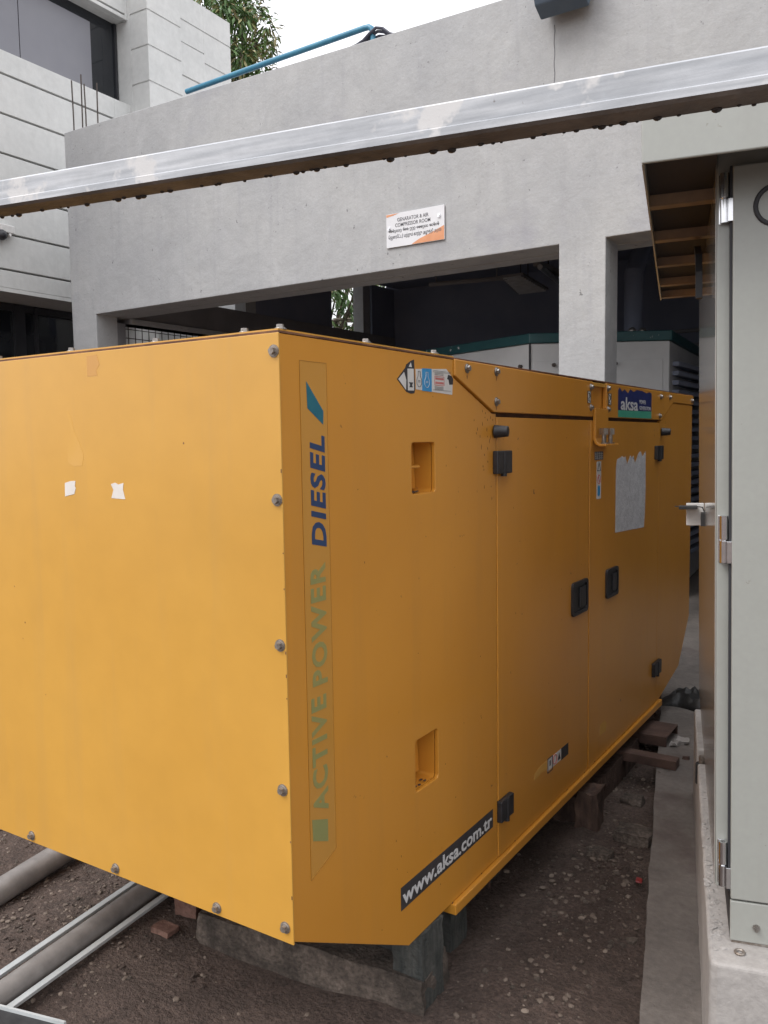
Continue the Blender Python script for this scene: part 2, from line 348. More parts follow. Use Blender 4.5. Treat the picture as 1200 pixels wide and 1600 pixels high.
tag(cd.build('conduit_pipe', 'room', smooth=True, off=(-5.4, 10.5, 4)), 'thin dim conduit pipe hung level under the room ceiling', 'pipe')

# white unit with teal cap inside the room
U = thing('standby_generator', 'off-white machine housing with chipped teal cap standing inside the dark room', 'generator', (-3.6, 9.6, .094))
pl = [(-5.30, 9.17), (-3.58, 8.46), (-2.31, 9.16), (-2.50, 11.6), (-5.3, 11.6)]
MB().prism(pl, .094, 2.85, 2).build('housing', 'unit', U, bevel=.01)
cx, cy = -3.7, 10.0
MB().prism([(cx+(x-cx)*1.02, cy+(y-cy)*1.02) for x, y in pl], 2.853, 2.955, 2).build('cap', 'teal', U, bevel=.008)
MB().cyl((-3.58, 8.452, .15), (-3.58, 8.452, 2.85), .012, 6).build('corner_seam', 'ink', U)
def onface(a, b, t): return (a[0]+(b[0]-a[0])*t, a[1]+(b[1]-a[1])*t)
A_, B_, C_ = pl[0], pl[1], pl[2]
for t in (.18, .62):
    p = onface(B_, C_, t); MB().cyl((p[0]-.01, p[1]-.02, 2.62), (p[0]+.012, p[1]-.045, 2.62), .02, 8).build('latch', 'rebar', U)
p = onface(A_, B_, .93); MB().cyl((p[0], p[1]-.01, 2.62), (p[0]-.01, p[1]-.04, 2.62), .02, 8).build('latch', 'rebar', U)
for t0, t1 in ((.02, .40), (.42, .95)):
    a = onface(B_, C_, t0); b = onface(B_, C_, t1); d = Vector((b[0]-a[0], b[1]-a[1])).normalized(); nn = (d.y*.008, -d.x*.008)
    MB().add([(a[0]+nn[0], a[1]+nn[1], .3), (b[0]+nn[0], b[1]+nn[1], .3), (b[0]+nn[0], b[1]+nn[1], 2.66), (a[0]+nn[0], a[1]+nn[1], 2.66),
              (a[0], a[1], .3), (b[0], b[1], .3), (b[0], b[1], 2.66), (a[0], a[1], 2.66)],
             [(0,1,2,3),(4,5,6,7),(0,1,5,4),(1,2,6,5),(2,3,7,6),(3,0,4,7)]).build('access_door', 'unit', U, bevel=.003)
sl_ = MB()
for i in range(22): z = .5+i*.1; sl_.box(-2.38, -2.26, 9.35, 11.4, z, z+.045)
sl_.build('louvre_panel', 'room_dark', U)
for x, y, s in ((-3.0, 8.95, .03), (-2.72, 9.2, .045), (-2.62, 9.25, .04)):
    MB().ball((x, y, 2.955+s*.6), s, sub=2).build('cap_fitting', 'steel', U, smooth=True)

RW = thing('added_shade_wing', 'unseen tall grey block added to shade the lane, right of the cabinet', 'building', (2.8, 4, 0))  # out-of-view block added to keep sky light off the generator's long side
MB().box(2.0, 3.6, 1.9, 7.28, -.05, 9.5).build('wall', 'concrete', RW, bevel=.01)
# things on / at the wall
# dim services inside the room
MB().tube([(-3.0, 10.2, 2.95), (-3.0, 10.2, 3.8), (-3.0, 10.5, 4.1), (-3.0, 14.6, 4.2)], .11, 16).build('exhaust_pipe', 'room_dark', U, smooth=True)
for z_, nm in ((3.3, .05), (3.55, .03)):
    tag(MB().tube([(-8.9, 14.45, z_), (-5, 14.47, z_+.02), (3.5, 14.45, z_)], nm, 8).build('wall_pipe', 'room', smooth=True, off=(-3, 14.45, z_)),
        'thicker dim pipe running along the back wall of the room' if nm == .05 else 'thinner dim pipe above the thicker one on the back wall of the room', 'pipe')
S = thing('wall_sign', 'white trilingual generator room sign with orange corners screwed to the grey wall', 'sign', (-4.28, Y0-.012, 3.92))
sx0, sx1, sz0, sz1, sy = -4.615, -3.957, 3.762, 4.087, Y0-.020
MB().box(sx0, sx1, sy, Y0-.008, sz0, sz1).build('plate', 'signw', S, bevel=.002)
MB().prism([(sx0+.003, sz1-.028), (sx0+.08, sz1-.018), (sx0+.15, sz1-.003), (sx0+.003, sz1-.003)], sy-.0012, sy, 1).build('orange_corner', 'orange', S)
MB().prism([(sx0+.29, sz0+.003), (sx0+.38, sz0+.045), (sx0+.48, sz0+.075), (sx0+.56, sz0+.10), (sx1-.003, sz0+.135), (sx1-.003, sz0+.003)], sy-.0012, sy, 1).build('orange_corner', 'orange', S)
xd, yd = (1, 0, 0), (0, 0, 1)
text('GENARATOR & AIR', 'ink_grey', S, (-4.485, sy-.0002, 4.004), xd, yd, .355, .036, bold=.012)
text('COMPRESSOR ROOM', 'ink_grey', S, (-4.51, sy-.0002, 3.953), xd, yd, .40, .036, bold=.012)
# third line: rounded Sinhala letterforms drawn as strokes
sn = MB()
def arc(cx_, cz_, r, a0, a1, k=9): return [(cx_+r*math.cos(R(a0+(a1-a0)*i/k)), sy-.0014, cz_+r*math.sin(R(a0+(a1-a0)*i/k))) for i in range(k+1)]
x = -4.585; rr = random.Random(3)
for word in (7, 3, 3, 6, 5):
    for i in range(word):
        r_ = .0095; k = rr.randrange(4); cz_ = 3.918
        sn.tube(arc(x+r_, cz_, r_, 200, -100 if k else -160), .0022, 5)
        if k in (1, 2): sn.tube(arc(x+r_*1.1, cz_-.002, r_*.4, 0, 330), .0018, 5)
        if k == 2: sn.tube(arc(x+r_, cz_+.014, r_*.6, 180, 0), .0018, 5)
        if k == 3: sn.tube(arc(x+r_, cz_-.012, r_*.8, 180, 350), .0018, 5)
        x += .0215
    x += .014
sn.build('lettering', 'ink_grey', S)
text('\u0bc6\u0b9c\u0ba9\u0bb0\u0bc7\u0b9f\u0bcd\u0b9f\u0bb0\u0bcd \u0bae\u0bb1\u0bcd\u0bb1\u0bc1\u0bae\u0bcd \u0b95\u0bbe\u0bb1\u0bcd\u0bb1\u0bc1 \u0b85\u0bb4\u0bc1\u0ba4\u0bcd\u0ba4\u0bbf \u0b85\u0bb1\u0bc8',
     'ink_grey', S, (-4.59, sy-.0002, 3.832), xd, yd, .60, .052, bold=.012)
for x, z in ((-4.577, 3.945), (-4.012, 3.99)):
    MB().cyl((x, sy-.012, z), (x, sy, z), .017, 14, .020).cyl((x, sy-.020, z), (x, sy-.012, z), .010, 8).build('screw', 'chrome', S, smooth=True)

F = thing('floodlight', 'blue-grey floodlight box fixed high on the concrete wall at the top edge', 'lamp', (-2.7, Y0, 5.6))
MB().prism([(7.02, 5.50), (7.16, 5.44), (7.26, 5.62), (7.26, 5.86), (6.98, 5.86), (6.98, 5.58)], -2.93, -2.50, 0).build('housing', 'lamp_body', F, bevel=.012)
MB().box(-2.88, -2.55, 6.95, 6.978, 5.60, 5.84).build('lens', 'fluor', F, bevel=.004)
MB().box(-2.80, -2.63, 7.26, Y0-.001, 5.60, 5.80).build('bracket', 'lamp_body', F)
MB().cyl((-2.70, 7.00, 5.535), (-2.70, 6.95, 5.50), .02, 10).build('clamp', 'chrome', F)

PB = MB()
pz = 5.99
PB.tube([(-7.50, 7.47, pz), (-6.2, 7.46, pz+.02), (-4.95, 7.45, pz+.035), (-4.895, 7.45, pz+.03), (-4.862, 7.45, pz+.005), (-4.85, 7.45, pz-.05), (-4.848, 7.45, 5.70)], .030, 14)
tag(PB.build('water_pipe', 'blue', smooth=True, off=(-6.2, 7.46, 5.9)), 'bright blue plastic pipe running along the top of the grey wall and elbowing down', 'pipe')
cb = thing('cable_bundle', 'dark loose cables lying along the wall top under the blue pipe', 'cable', (-5.4, 7.5, 5.85))
for k in range(3):
    pp = []
    for i in range(40):
        t = i/39; x = -7.6 + 3.05*t
        z = top(x)+.022 + .012*k + (.09*math.exp(-((x+4.78)/.13)**2))*(1-.22*k) + .012*math.sin(x*9+k)
        if x > -5.4: z += .035*max(0, min(1, (x+5.4)/.4))*max(0, min(1, (-4.6-x)/.12))*(1-.5*k)
        pp.append((x, 7.41+.03*k, z))
    MB().tube(pp, .016, 8).build('cable', 'cable', cb, smooth=True)
for i, (x, z1, lab) in enumerate(((-9.565, 6.59, 'rusty reinforcing bar sticking up at the very end of the wall top, leftmost of four'),
                           (-9.37, 6.62, 'tallest rusty reinforcing bar on the wall top, second from its end'),
                           (-9.30, 6.49, 'shorter rusty reinforcing bar close beside the tallest one on the wall top'),
                           (-9.065, 6.445, 'rusty reinforcing bar on the wall top nearest the large window, rightmost of four'))):
    x = min(x, -9.07) if i else -9.545
    r = MB().tube([(x, 7.45, 5.80), (x+.004, 7.45, 6.1), (x+(.01 if i % 2 else -.006), 7.45, z1)], .009, 6)
    tag(r.build('rebar', 'rebar', off=(x, 7.45, 5.87)), lab, 'rebar', 'reinforcing bars standing on the wall top')

# =================================================================== WHITE GROOVED BUILDING (left)
yl = R(2.186)
XL = Vector((math.cos(yl), math.sin(yl), 0)); YL = Vector((-math.sin(yl), math.cos(yl), 0))
W = local_thing('grooved_building', 'pale rendered building with horizontal grooves and dark windows at the left edge', 'building',
                tuple(XL*-10.5 + YL*8.0), (0, 0, yl), (-10.5, 8.0, 0))
GV = [4.283, 4.77, 5.31, 5.85, 6.385, 6.92]
gh = .014
mb = MB(); z = 4.035
for gz in GV + [7.235]:
    last = gz == 7.235
    mb.box(-10.60, -10.5, 1.0, 9.66, z, gz if last else gz-gh); z = gz+gh
mb.box(-10.62, -10.5, 9.66, 9.999, 4.035, 7.235)
mb.box(-10.86, -10.602, 1.0, 9.999, 4.035, 7.20)
for a, b_ in ((8.53, 8.60-gh), (8.60+gh, 9.13-gh), (9.13+gh, 9.66-gh), (9.66+gh, 10.6)): mb.box(-10.60, -10.5, 1.0, 9.95, a, b_)
mb.box(-10.62, -10.5, 9.95, 9.999, 8.53, 10.6); mb.box(-10.86, -10.602, 1.0, 9.999, 8.53, 10.6)
mb.build('wall', 'white_wall', W, bevel=.006)
mb = MB()   # pilaster
zs = [8.60, 8.067, 7.525, 6.99, 6.455, 5.92, 5.385, 4.85, 4.315]
edges = [10.6] + [v_ for q in zs for v_ in (q+gh, q-gh)] + [3.2]
for i in range(0, len(edges), 2): mb.box(-10.45, -10.07, 10.0, 10.74, edges[i+1], edges[i])
mb.box(-10.86, -10.451, 10.0, 10.74, 3.2, 10.6); mb.box(-10.452, -10.085, 10.015, 10.725, 3.2, 10.6)
mb.build('pilaster', 'white_wall', W, bevel=.005)
mb = MB()
for a, b_, zz in ((10.742, 11.425, (8.84, 8.475, 7.94, 7.4, 6.9)), (11.425, 12.12, (8.84, 8.325, 7.8, 7.25, 6.7))):
    e = [9.262] + [v_ for q in zz for v_ in (q+gh, q-gh)] + [3.2]
    for i in range(0, len(e), 2):
        mb.box(-10.75, -10.19 if (a < 11 and e[i] < 8.5) else -10.20, a, b_, e[i+1], e[i])
    mb.box(-10.75, -10.215, a, b_, 3.2, 9.26)
mb.build('wing', 'white_wall', W, bevel=.004)
MB().box(-18, -10.87, 1.0, 12.1, 4.04, 9.20).build('core', 'white_wall', W)
MB().box(-18, -10.55, .9, 10.73, 10.602, 10.75).build('roof', 'white_wall', W)
wn = MB().box(-10.83, -10.77, 1.0, 9.985, 7.235, 8.53).build('window', 'glass', W)
MB().box(-10.769, -10.757, 3.0, 8.185, 7.34, 8.37).build('pane', 'grey_pane', wn, bevel=.003)
MB().box(-10.769, -10.757, 8.197, 9.472, 7.34, 8.37).build('pane', 'grey_pane', wn, bevel=.003)
MB().box(-10.769, -10.74, 1.0, 9.985, 7.236, 7.275).box(-10.769, -10.74, 9.94, 9.985, 7.275, 8.525).build('frame', 'frame_dark', wn)
MB().box(-11.4, -10.5, 1.0, 12.0, 3.98, 4.033).build('soffit', 'white_wall', W)
w2 = MB().box(-11.36, -11.30, 1.0, 10.5, 0, 3.975).build('shopfront', 'glass', W)
fr = MB()
for y in (2, 3.5, 5, 6.5, 8.235, 8.6, 10.0): fr.box(-11.299, -11.25, y, y+(.19 if y == 8.235 else .05), 0, 3.97)
fr.box(-11.299, -11.26, 1.0, 10.5, 3.86, 3.97); fr.build('mullion', 'frame_dark', w2)
MB().box(-11.8, -11.37, 1, 12, 0, 3.975).build('core', 'room_dark', W)
Cc = local_thing('security_camera', 'small white security camera on the pale wall just under the metal beam', 'camera',
                tuple(XL*-10.5 + YL*7.55 + Vector((0, 0, 4.75))), (0, 0, yl), (-10.5, 7.55, 4.75))
MB().box(-10.499, -10.40, 7.48, 7.70, 4.76, 4.87).build('housing', 'label_w', Cc, bevel=.012)
MB().ball((-10.42, 7.50, 4.72), .075, sub=2).build('dome', 'frame_dark', Cc, smooth=True)
MB().cyl((-10.499, 7.62, 4.73), (-10.40, 7.62, 4.74), .02, 10).build('arm', 'label_w', Cc)
exec_marker = None

# =================================================================== YELLOW GENERATOR
GX, GY = -1.325, 1.597
G = thing('generator_set', 'large yellow diesel generator enclosure with bolted panels and side doors in the foreground', 'generator', (GX-.75, 3.7, .20))
XB = GX-1.55
body = MB().prism([(GY+.02, .585), (2.163, .28), (5.58, .37), (5.84, .66), (5.84, 2.100), (GY+.02, 2.100)], XB, GX-.016, 0)
# core with pockets cut for the two recessed vents
core = body.build('body', 'yellow_side', G)
def rbox(x0, x1, y0, y1, z0, z1, r=.012):
    pts = []
    for cy_, cz_, a0 in ((y1-r, z1-r, 0), (y0+r, z1-r, 90), (y0+r, z0+r, 180), (y1-r, z0+r, 270)):
        pts += [(cy_+r*math.cos(R(a0+18*i)), cz_+r*math.sin(R(a0+18*i))) for i in range(6)]
    return MB().prism(pts, x0, x1, 0)
VENTS = ((2.216, 2.362, 1.683, 1.842), (2.217, 2.364, .737, .905))
cut(core, [rbox(GX-.085, GX+.1, *v_).build('cutter', 'yellow', off=(0, 0, 0)) for v_ in VENTS])
cp = MB().prism([(GY+.003, .571), (2.163, .260), (2.8155, .262), (2.8155, 1.9405), (2.783, 1.9405), (2.487, 2.055), (2.487, 2.112), (GY+.003, 2.112)], GX-.014, GX, 0)
cp = cp.build('corner_panel', 'yellow_side', G)
cut(cp, [rbox(GX-.085, GX+.1, *v_).build('cutter', 'yellow', off=(0, 0, 0)) for v_ in VENTS])
b = cp.modifiers.new('bevel', 'BEVEL'); b.width = .0022; b.segments = 2; b.limit_method = 'ANGLE'; b.angle_limit = R(30)
for k, v_ in enumerate(VENTS):
    vp = MB()
    if k == 0:
        vp.prism([(GX-.083, 1.775), (GX-.02, 1.770), (GX-.02, 1.762), (GX-.083, 1.755)], v_[0]+.003, v_[0]+.085, 1)
    vp.prism([(GX-.084, v_[3]-.002), (GX-.078, v_[3]-.002), (GX-.072, v_[2]+.01), (GX-.084, v_[2]+.01)], v_[0]+.004, v_[1]-.004, 1)
    vp.build('air_vent', 'yellow_side', G, bevel=.003)
    d = MB()
    for i in range(14): d.ball((GX-.02-random.random()*.05, v_[0]+.01+random.random()*.1, v_[2]+.004), .004, 1, 2, .5, .5)
    d.build('trapped_dirt', 'soil', G)
MB().box(XB, GX+.0035, GY-.004, GY+.001, .566, 2.113).build('front_panel', 'yellow', G, bevel=.0015)
def door(y0, y1, name='door'):
    return MB().box(GX-.014, GX+.002, y0, y1, .262, 1.929).build(name, 'yellow_side', G, bevel=.003)
door1 = door(2.822, 3.819); door2 = door(3.833, 5.034)
MB().prism([(5.041, .262), (5.115, .262), (5.58, .354), (5.852, .642), (5.852, 2.0505), (5.345, 2.0505), (5.075, 1.9405), (5.041, 1.9405)], GX-.014, GX, 0).build('end_panel', 'yellow_side', G, bevel=.0025)
MB().prism([(2.492, 2.060), (2.790, 1.9455), (3.856, 1.9455), (3.856, 2.108), (2.492, 2.114)], GX-.014, GX+.006, 0).build('top_strip', 'yellow_side', G, bevel=.003)
MB().prism([(4.052, 1.9455), (5.066, 1.9455), (5.335, 2.055), (5.856, 2.055), (5.856, 2.113), (4.052, 2.110)], GX-.014, GX+.006, 0).build('top_strip', 'yellow_side', G, bevel=.003)
MB().box(GX-.0150, GX-.0142, 2.8, 5.1, 1.925, 1.95).build('door_gap', 'gap', G)
MB().box(GX-.0150, GX-.0142, 2.812, 2.826, .27, 1.93).build('door_gap', 'gap', G); MB().box(GX-.0150, GX-.0142, 3.815, 3.836, .27, 1.93).build('door_gap', 'gap', G)
# top cover
MB().box(XB, GX+.001, GY-.002, 5.85, 2.1135, 2.1185).build('gasket', 'gasket', G)
cv = MB().box(XB, GX-.004, GY+.004, 2.50, 2.119, 2.1235).box(XB, GX-.05, 2.5, 5.85, 2.119, 2.1235).build('top_cover', 'yellow', G)
# lifting pocket and bracket between the strips
lp = MB()
lp.box(GX-.12, GX-.115, 3.858, 4.050, 1.96, 2.10); lp.box(GX-.115, GX-.016, 3.858, 4.050, 1.955, 1.963)
lp.box(GX-.03, GX+.004, 3.862, 4.046, 2.088, 2.106)
lp.build('lifting_pocket', 'yellow', G, bevel=.002)
br = MB().prism([(GX+.003, 1.985), (GX+.015, 1.985), (GX+.015, 1.845), (GX+.024, 1.826), (GX+.036, 1.818), (GX+.066, 1.818), (GX+.066, 1.807), (GX+.034, 1.807), (GX+.012, 1.818), (GX+.003, 1.842)], 3.868, 4.058, 1)
lb_ = br.build('lifting_bracket', 'yellow_side', G, bevel=.002)
for y in (3.915, 4.010):
    q = MB().cyl((GX+.040, y, 1.820), (GX+.040, y, 1.862), .011, 10); q.cyl((GX+.040, y, 1.862), (GX+.040, y, 1.892), .022, 6)
    q.cyl((GX+.040, y, 1.819), (GX+.040, y, 1.824), .021, 12); q.build('bolt', 'steel', lb_)
# skid rail and base
MB().box(GX-.06, GX+.017, 2.446, 5.118, .2205, .2590).build('base_rail', 'yellow_side', G, bevel=.004)
MB().box(GX-1.4, GX-.10, 2.5, 5.1, .225, .279).box(GX-.22, GX-.12, 2.3, 5.1, .12, .225).box(GX-1.4, GX-1.3, 2.3, 5.1, .12, .225).build('base_frame', 'rubber', G)

# bolts: washer + hex head, built once per facing then copied
def bolt_mesh(ax, r=.0155):
    q = MB()
    d = {0: Vector((1, 0, 0)), 1: Vector((0, -1, 0)), 2: Vector((0, 0, 1))}[ax]
    q.cyl((0, 0, 0), d*.0022, r, 20); q.cyl(d*.0022, d*.0045, r*.86, 20, r*.8); q.cyl(d*.0045, d*.013, r*.60, 6, r*.56)
    return q
FB = [(-1.3365, 2.069), (-1.3375, 1.708), (-1.340, 1.345), (-1.344, .972), (-1.347, .607), (-1.587, .588), (-1.999, .588), (-2.406, .588), (-2.80, .588)]
SB = [(2.577, 2.088), (2.808, 2.091), (2.807, 1.983), (3.826, 2.081), (3.827, 1.987), (4.076, 2.086), (4.078, 1.984), (5.045, 2.080), (5.248, 2.083), (5.815, 2.080), (5.022, 1.968)]
TB = [(-2.139, GY+.03), (-1.78, GY+.03), (-1.459, GY+.03), (GX-.018, GY+.03), (GX-.02, 2.005), (GX-.02, 2.396), (-2.5, GY+.03)]
protos = {}
for ax, lst in ((1, FB), (0, SB), (2, TB)):
    for i, p in enumerate(lst):
        if i == 0:
            o = bolt_mesh(ax, .0155 if ax == 1 else .0165).build('bolt', ['steel_dull'] if ax == 1 else ['steel'], G, off=(0, 0, 0), smooth=False)
            protos[ax] = o
        else:
            o = protos[ax].copy(); col.objects.link(o)
        pos = {1: Vector((p[0], GY-.004, p[1])), 0: Vector((GX+.006, p[0], p[1])), 2: Vector((p[0], p[1], 2.1235))}[ax]
        o.location = pos - ORG['generator_set']; o.parent = G
# hinges, knobs, recessed latches
def hinge(y, z, w_, h_):
    q = MB().box(GX, GX+.022, y-w_/2, y+w_/2, z-h_/2, z+h_/2).build('hinge', 'black', G, bevel=.004)
    MB().cyl((GX+.016, y, z-h_/2-.010), (GX+.016, y, z+h_/2-.002), .011, 12).build('hinge_pin', 'black', q)
hinge(2.850, 1.764, .128, .084); hinge(2.866, .444, .112, .082); hinge(5.000, 1.756, .13, .080); hinge(5.005, .478, .15, .080)
for y in (2.800, 5.085):
    MB().cyl((GX, y, 1.876), (GX+.052, y+.012, 1.876), .0245, 20, .019).build('rubber_stop', 'black', G, smooth=True, bevel=.004)
for y0, y1, z0, z1 in ((3.588, 3.790, 1.045, 1.198), (4.066, 4.252, 1.048, 1.194)):
    q = rbox(GX+.002, GX+.013, y0, y1, z0, z1, .02).build('latch_plate', 'black', G)
    cut(q, [rbox(GX+.005, GX+.05, y0+.018, y1-.018, z0+.016, z1-.016, .014).build('cutter', 'black', off=(0, 0, 0))])
    MB().box(GX+.005, GX+.0125, y0+.095, y1-.03, z0+.028, z1-.03).build('latch_handle', 'black', q, bevel=.003)

# --- decals on the long side (thin vinyl and lettering)
def side_poly(name, mt, pts, e=.0, th=.0008, parent=None):
    return MB().prism(pts, GX+e, GX+e+th, 0).build(name, mt, parent or G)
E0 = .0002
st = side_poly('stripe_sticker', 'film', [(1.675, 2.052), (1.787, 2.052), (1.787, .742), (1.675, .700)], E0, .0005)
ed = MB()
for a, b_ in (((1.675, 2.052), (1.787, 2.052)), ((1.787, 2.052), (1.787, .742)), ((1.787, .742), (1.675, .700)), ((1.675, .700), (1.675, 2.052))):
    ed.tube([(GX+.0009, *a), (GX+.0009, *b_)], .0006, 4)
ed.build('sticker_edge', 'film_edge', st)
side_poly('lettering_mark', 'teal_txt', [(1.700, 2.002), (1.770, 1.928), (1.768, 1.893), (1.703, 1.934)], .0009, .0005, st)
text('DIESEL', 'navy_txt', st, (GX+.0009, 1.773, 1.573), (0, 0, 1), (0, -1, 0), .292, .064, .0006, .034, shear=.2)
text('POWER', 'green_txt', st, (GX+.0009, 1.765, 1.212), (0, 0, 1), (0, -1, 0), .322, .066, .0006, .030)
text('ACTIVE', 'green_txt', st, (GX+.0009, 1.757, .866), (0, 0, 1), (0, -1, 0), .317, .066, .0006, .030)
side_poly('lettering_mark', 'green_txt', [(1.752, .776), (1.687, .803), (1.684, .862), (1.752, .838)], .0009, .0005, st)

ub = side_poly('web_address_strip', 'url_bg', [(2.118, .395), (2.118, .470), (2.776, .470), (2.776, .400)], E0, .0006)
text('www.aksa.com.tr', 'silver_txt', ub, (GX+.0009, 2.128, .408), (0, 1, 0), (0, 0, 1), .638, .050, .0006, .022)

nv = side_poly('logo_sticker', 'navy', [(4.236, 1.985), (4.845, 1.990), (4.845, 2.090), (4.80, 2.096), (4.74, 2.088), (4.66, 2.098), (4.56, 2.099), (4.50, 2.086), (4.44, 2.098), (4.40, 2.075), (4.34, 2.093), (4.30, 2.080), (4.26, 2.099), (4.236, 2.085)], .0063, .0006)
side_poly('logo_sticker_green_band', 'aksa_green', [(4.236, 1.950), (4.845, 1.950), (4.845, 1.9895), (4.236, 1.9845)], .0063, .0006)
text('aksa', 'silver_txt', nv, (GX+.0070, 4.28, 1.987), (0, 1, 0), (0, 0, 1), .30, .066, .0006, .018)
text('POWER', 'silver_txt', nv, (GX+.0070, 4.61, 2.026), (0, 1, 0), (0, 0, 1), .12, .022, .0006)
text('GENERATION', 'silver_txt', nv, (GX+.0070, 4.61, 1.994), (0, 1, 0), (0, 0, 1), .215, .021, .0006)

# glue residue left by a torn poster
gp = [(4.225, 1.335)]
rr = random.Random(5)
gp = [(4.218, 1.365), (4.222, 1.70)]
yv = 4.24
while yv < 4.74: gp.append((yv, 1.735+rr.uniform(-.03, .02)+(.035 if yv > 4.6 else 0))); yv += .028
gp += [(4.752, 1.77), (4.758, 1.55), (4.748, 1.42), (4.735, 1.345)]
side_poly('glue_residue', 'glue', gp, .0022, .0005)

# torn warning stickers near the corner
ws = side_poly('warning_sticker', 'label_w', [(2.245, 2.0045), (2.245, 2.066), (2.44, 2.078), (2.478, 2.055), (2.484, 2.044), (2.480, 1.996)], E0, .0006)
side_poly('sticker_field', 'label_b', [(2.283, 2.0015), (2.283, 2.0705), (2.343, 2.0725), (2.343, 2.0005)], .0009, .0004, ws)
def ring_pts(y, z, ry, rz, k=14): return [(GX+.0014, y+ry*math.cos(2*math.pi*i/k), z+rz*math.sin(2*math.pi*i/k)) for i in range(k+1)]
def bulb(y, mt):
    q = MB(); pp = [(-.006, .024), (.006, .024), (.007, .010), (.015, -.002), (.014, -.014), (.005, -.023), (-.005, -.023), (-.014, -.014), (-.015, -.002), (-.007, .010), (-.006, .024)]
    q.tube([(GX+.0014, y+a, 2.036+b_) for a, b_ in pp], .0009, 4)
    for k in range(2): q.box(GX+.0009, GX+.0016, y-.006, y+.007, 2.027+k*.004, 2.0285+k*.004)
    q.build('pictogram', mt, ws)
bulb(2.265, 'ink'); bulb(2.313, 'label_w')
q = MB()
for z0 in (2.060, 2.0555, 2.0165, 2.013, 2.0095): q.box(GX+.0009, GX+.0014, 2.362, 2.42, z0, z0+.0013)
for z0 in (2.068, 2.064, 2.007): q.box(GX+.0009, GX+.0014, 2.352, 2.47, z0, z0+.0009)
q.build('small_print', 'ink_grey', ws)
q = MB(); q.tube([(GX+.0014, a, b_) for a, b_ in ((2.362, 2.023), (2.362, 2.051), (2.424, 2.051), (2.424, 2.023), (2.362, 2.023))], .0008, 4)
for z0, z1 in ((2.040, 2.047), (2.027, 2.034)):
    yv = 2.368
    while yv < 2.416: q.box(GX+.0009, GX+.0014, yv, yv+.0045, z0, z1); yv += .0068
q.build('red_print', 'label_r', ws)
side_poly('dark_patch', 'ink', [(2.445, 2.046), (2.452, 2.060), (2.475, 2.058), (2.487, 2.048), (2.484, 2.030), (2.460, 2.028), (2.455, 2.044)], .0009, .0005, ws)
side_poly('torn_sticker_backing', 'ink', [(2.136, 2.030), (2.184, 2.066), (2.190, 2.076), (2.215, 2.088), (2.236, 2.094), (2.241, 2.005), (2.236, 1.992), (2.215, 1.990), (2.190, 1.994)], .0002, .0006, ws)
side_poly('torn_sticker_face', 'label_w', [(2.143, 2.030), (2.176, 2.053), (2.188, 2.030), (2.186, 2.000)], .0009, .0004, ws)
side_poly('torn_sticker_face', 'label_w', [(2.196, 2.064), (2.232, 2.066), (2.233, 2.0), (2.197, 1.999)], .0009, .0004, ws)
side_poly('torn_sticker_face', 'label_w', [(2.204, 2.070), (2.222, 2.070), (2.216, 2.084)], .0009, .0004, ws)
side_poly('pictogram', 'ink', [(2.203, 2.024), (2.228, 2.024), (2.221, 2.016), (2.226, 2.009), (2.205, 2.009), (2.210, 2.016)], .0013, .0004, ws)

# sticker column by the lifting bracket
vs_ = side_poly('warning_sticker_column', 'label_w', [(3.925, 1.555), (3.925, 1.735), (3.99, 1.735), (3.99, 1.555)], .0022, .0006)
side_poly('label_grid', 'ink_grey', [(3.895, 1.742), (3.895, 1.782), (4.02, 1.782), (4.02, 1.742)], .0022, .0006, vs_)
q = MB()
for i in range(3): q.box(GX+.0028, GX+.0033, 3.90, 4.015, 1.750+i*.010, 1.7515+i*.010)
for i in range(4): q.box(GX+.0028, GX+.0033, 3.91+i*.028, 3.912+i*.028, 1.744, 1.780)
q.build('grid_lines', 'label_w', vs_)
MB().tube([(GX+.0034, 3.935, 1.690), (GX+.0034, 3.958, 1.728), (GX+.0034, 3.980, 1.690), (GX+.0034, 3.935, 1.690)], .0016, 4).build('pictogram', 'ink', vs_)
MB().tube([(GX+.0034, p[1], p[2]) for p in ring_pts(3.957, 1.648, .020, .022)], .0018, 4).tube([(GX+.0034, 3.945, 1.664), (GX+.0034, 3.970, 1.632)], .0016, 4).build('pictogram', 'label_r', vs_)
side_poly('pictogram', 'label_b', [(3.940, 1.575), (3.940, 1.612), (3.957, 1.622), (3.975, 1.612), (3.975, 1.575), (3.957, 1.565)], .0030, .0005, vs_)
for y in (3.800, 4.100):
    q = side_poly('hook_label', 'label_w', [(y-.02, 2.008), (y-.02, 2.062), (y+.02, 2.062), (y+.02, 2.008)], .0063, .0008)
    MB().tube([(GX+.0078, y-.008, 2.052), (GX+.0078, y+.006, 2.050), (GX+.0078, y+.008, 2.035), (GX+.0078, y-.006, 2.030), (GX+.0078, y-.006, 2.018), (GX+.0078, y+.01, 2.016)], .0022, 5).build('pictogram', 'ink', q)
    MB().tube([(GX+.0078, y-.02, 2.008), (GX+.0078, y-.02, 2.062), (GX+.0078, y+.02, 2.062), (GX+.0078, y+.02, 2.008), (GX+.0078, y-.02, 2.008)], .0016, 4).build('outline', 'ink', q)
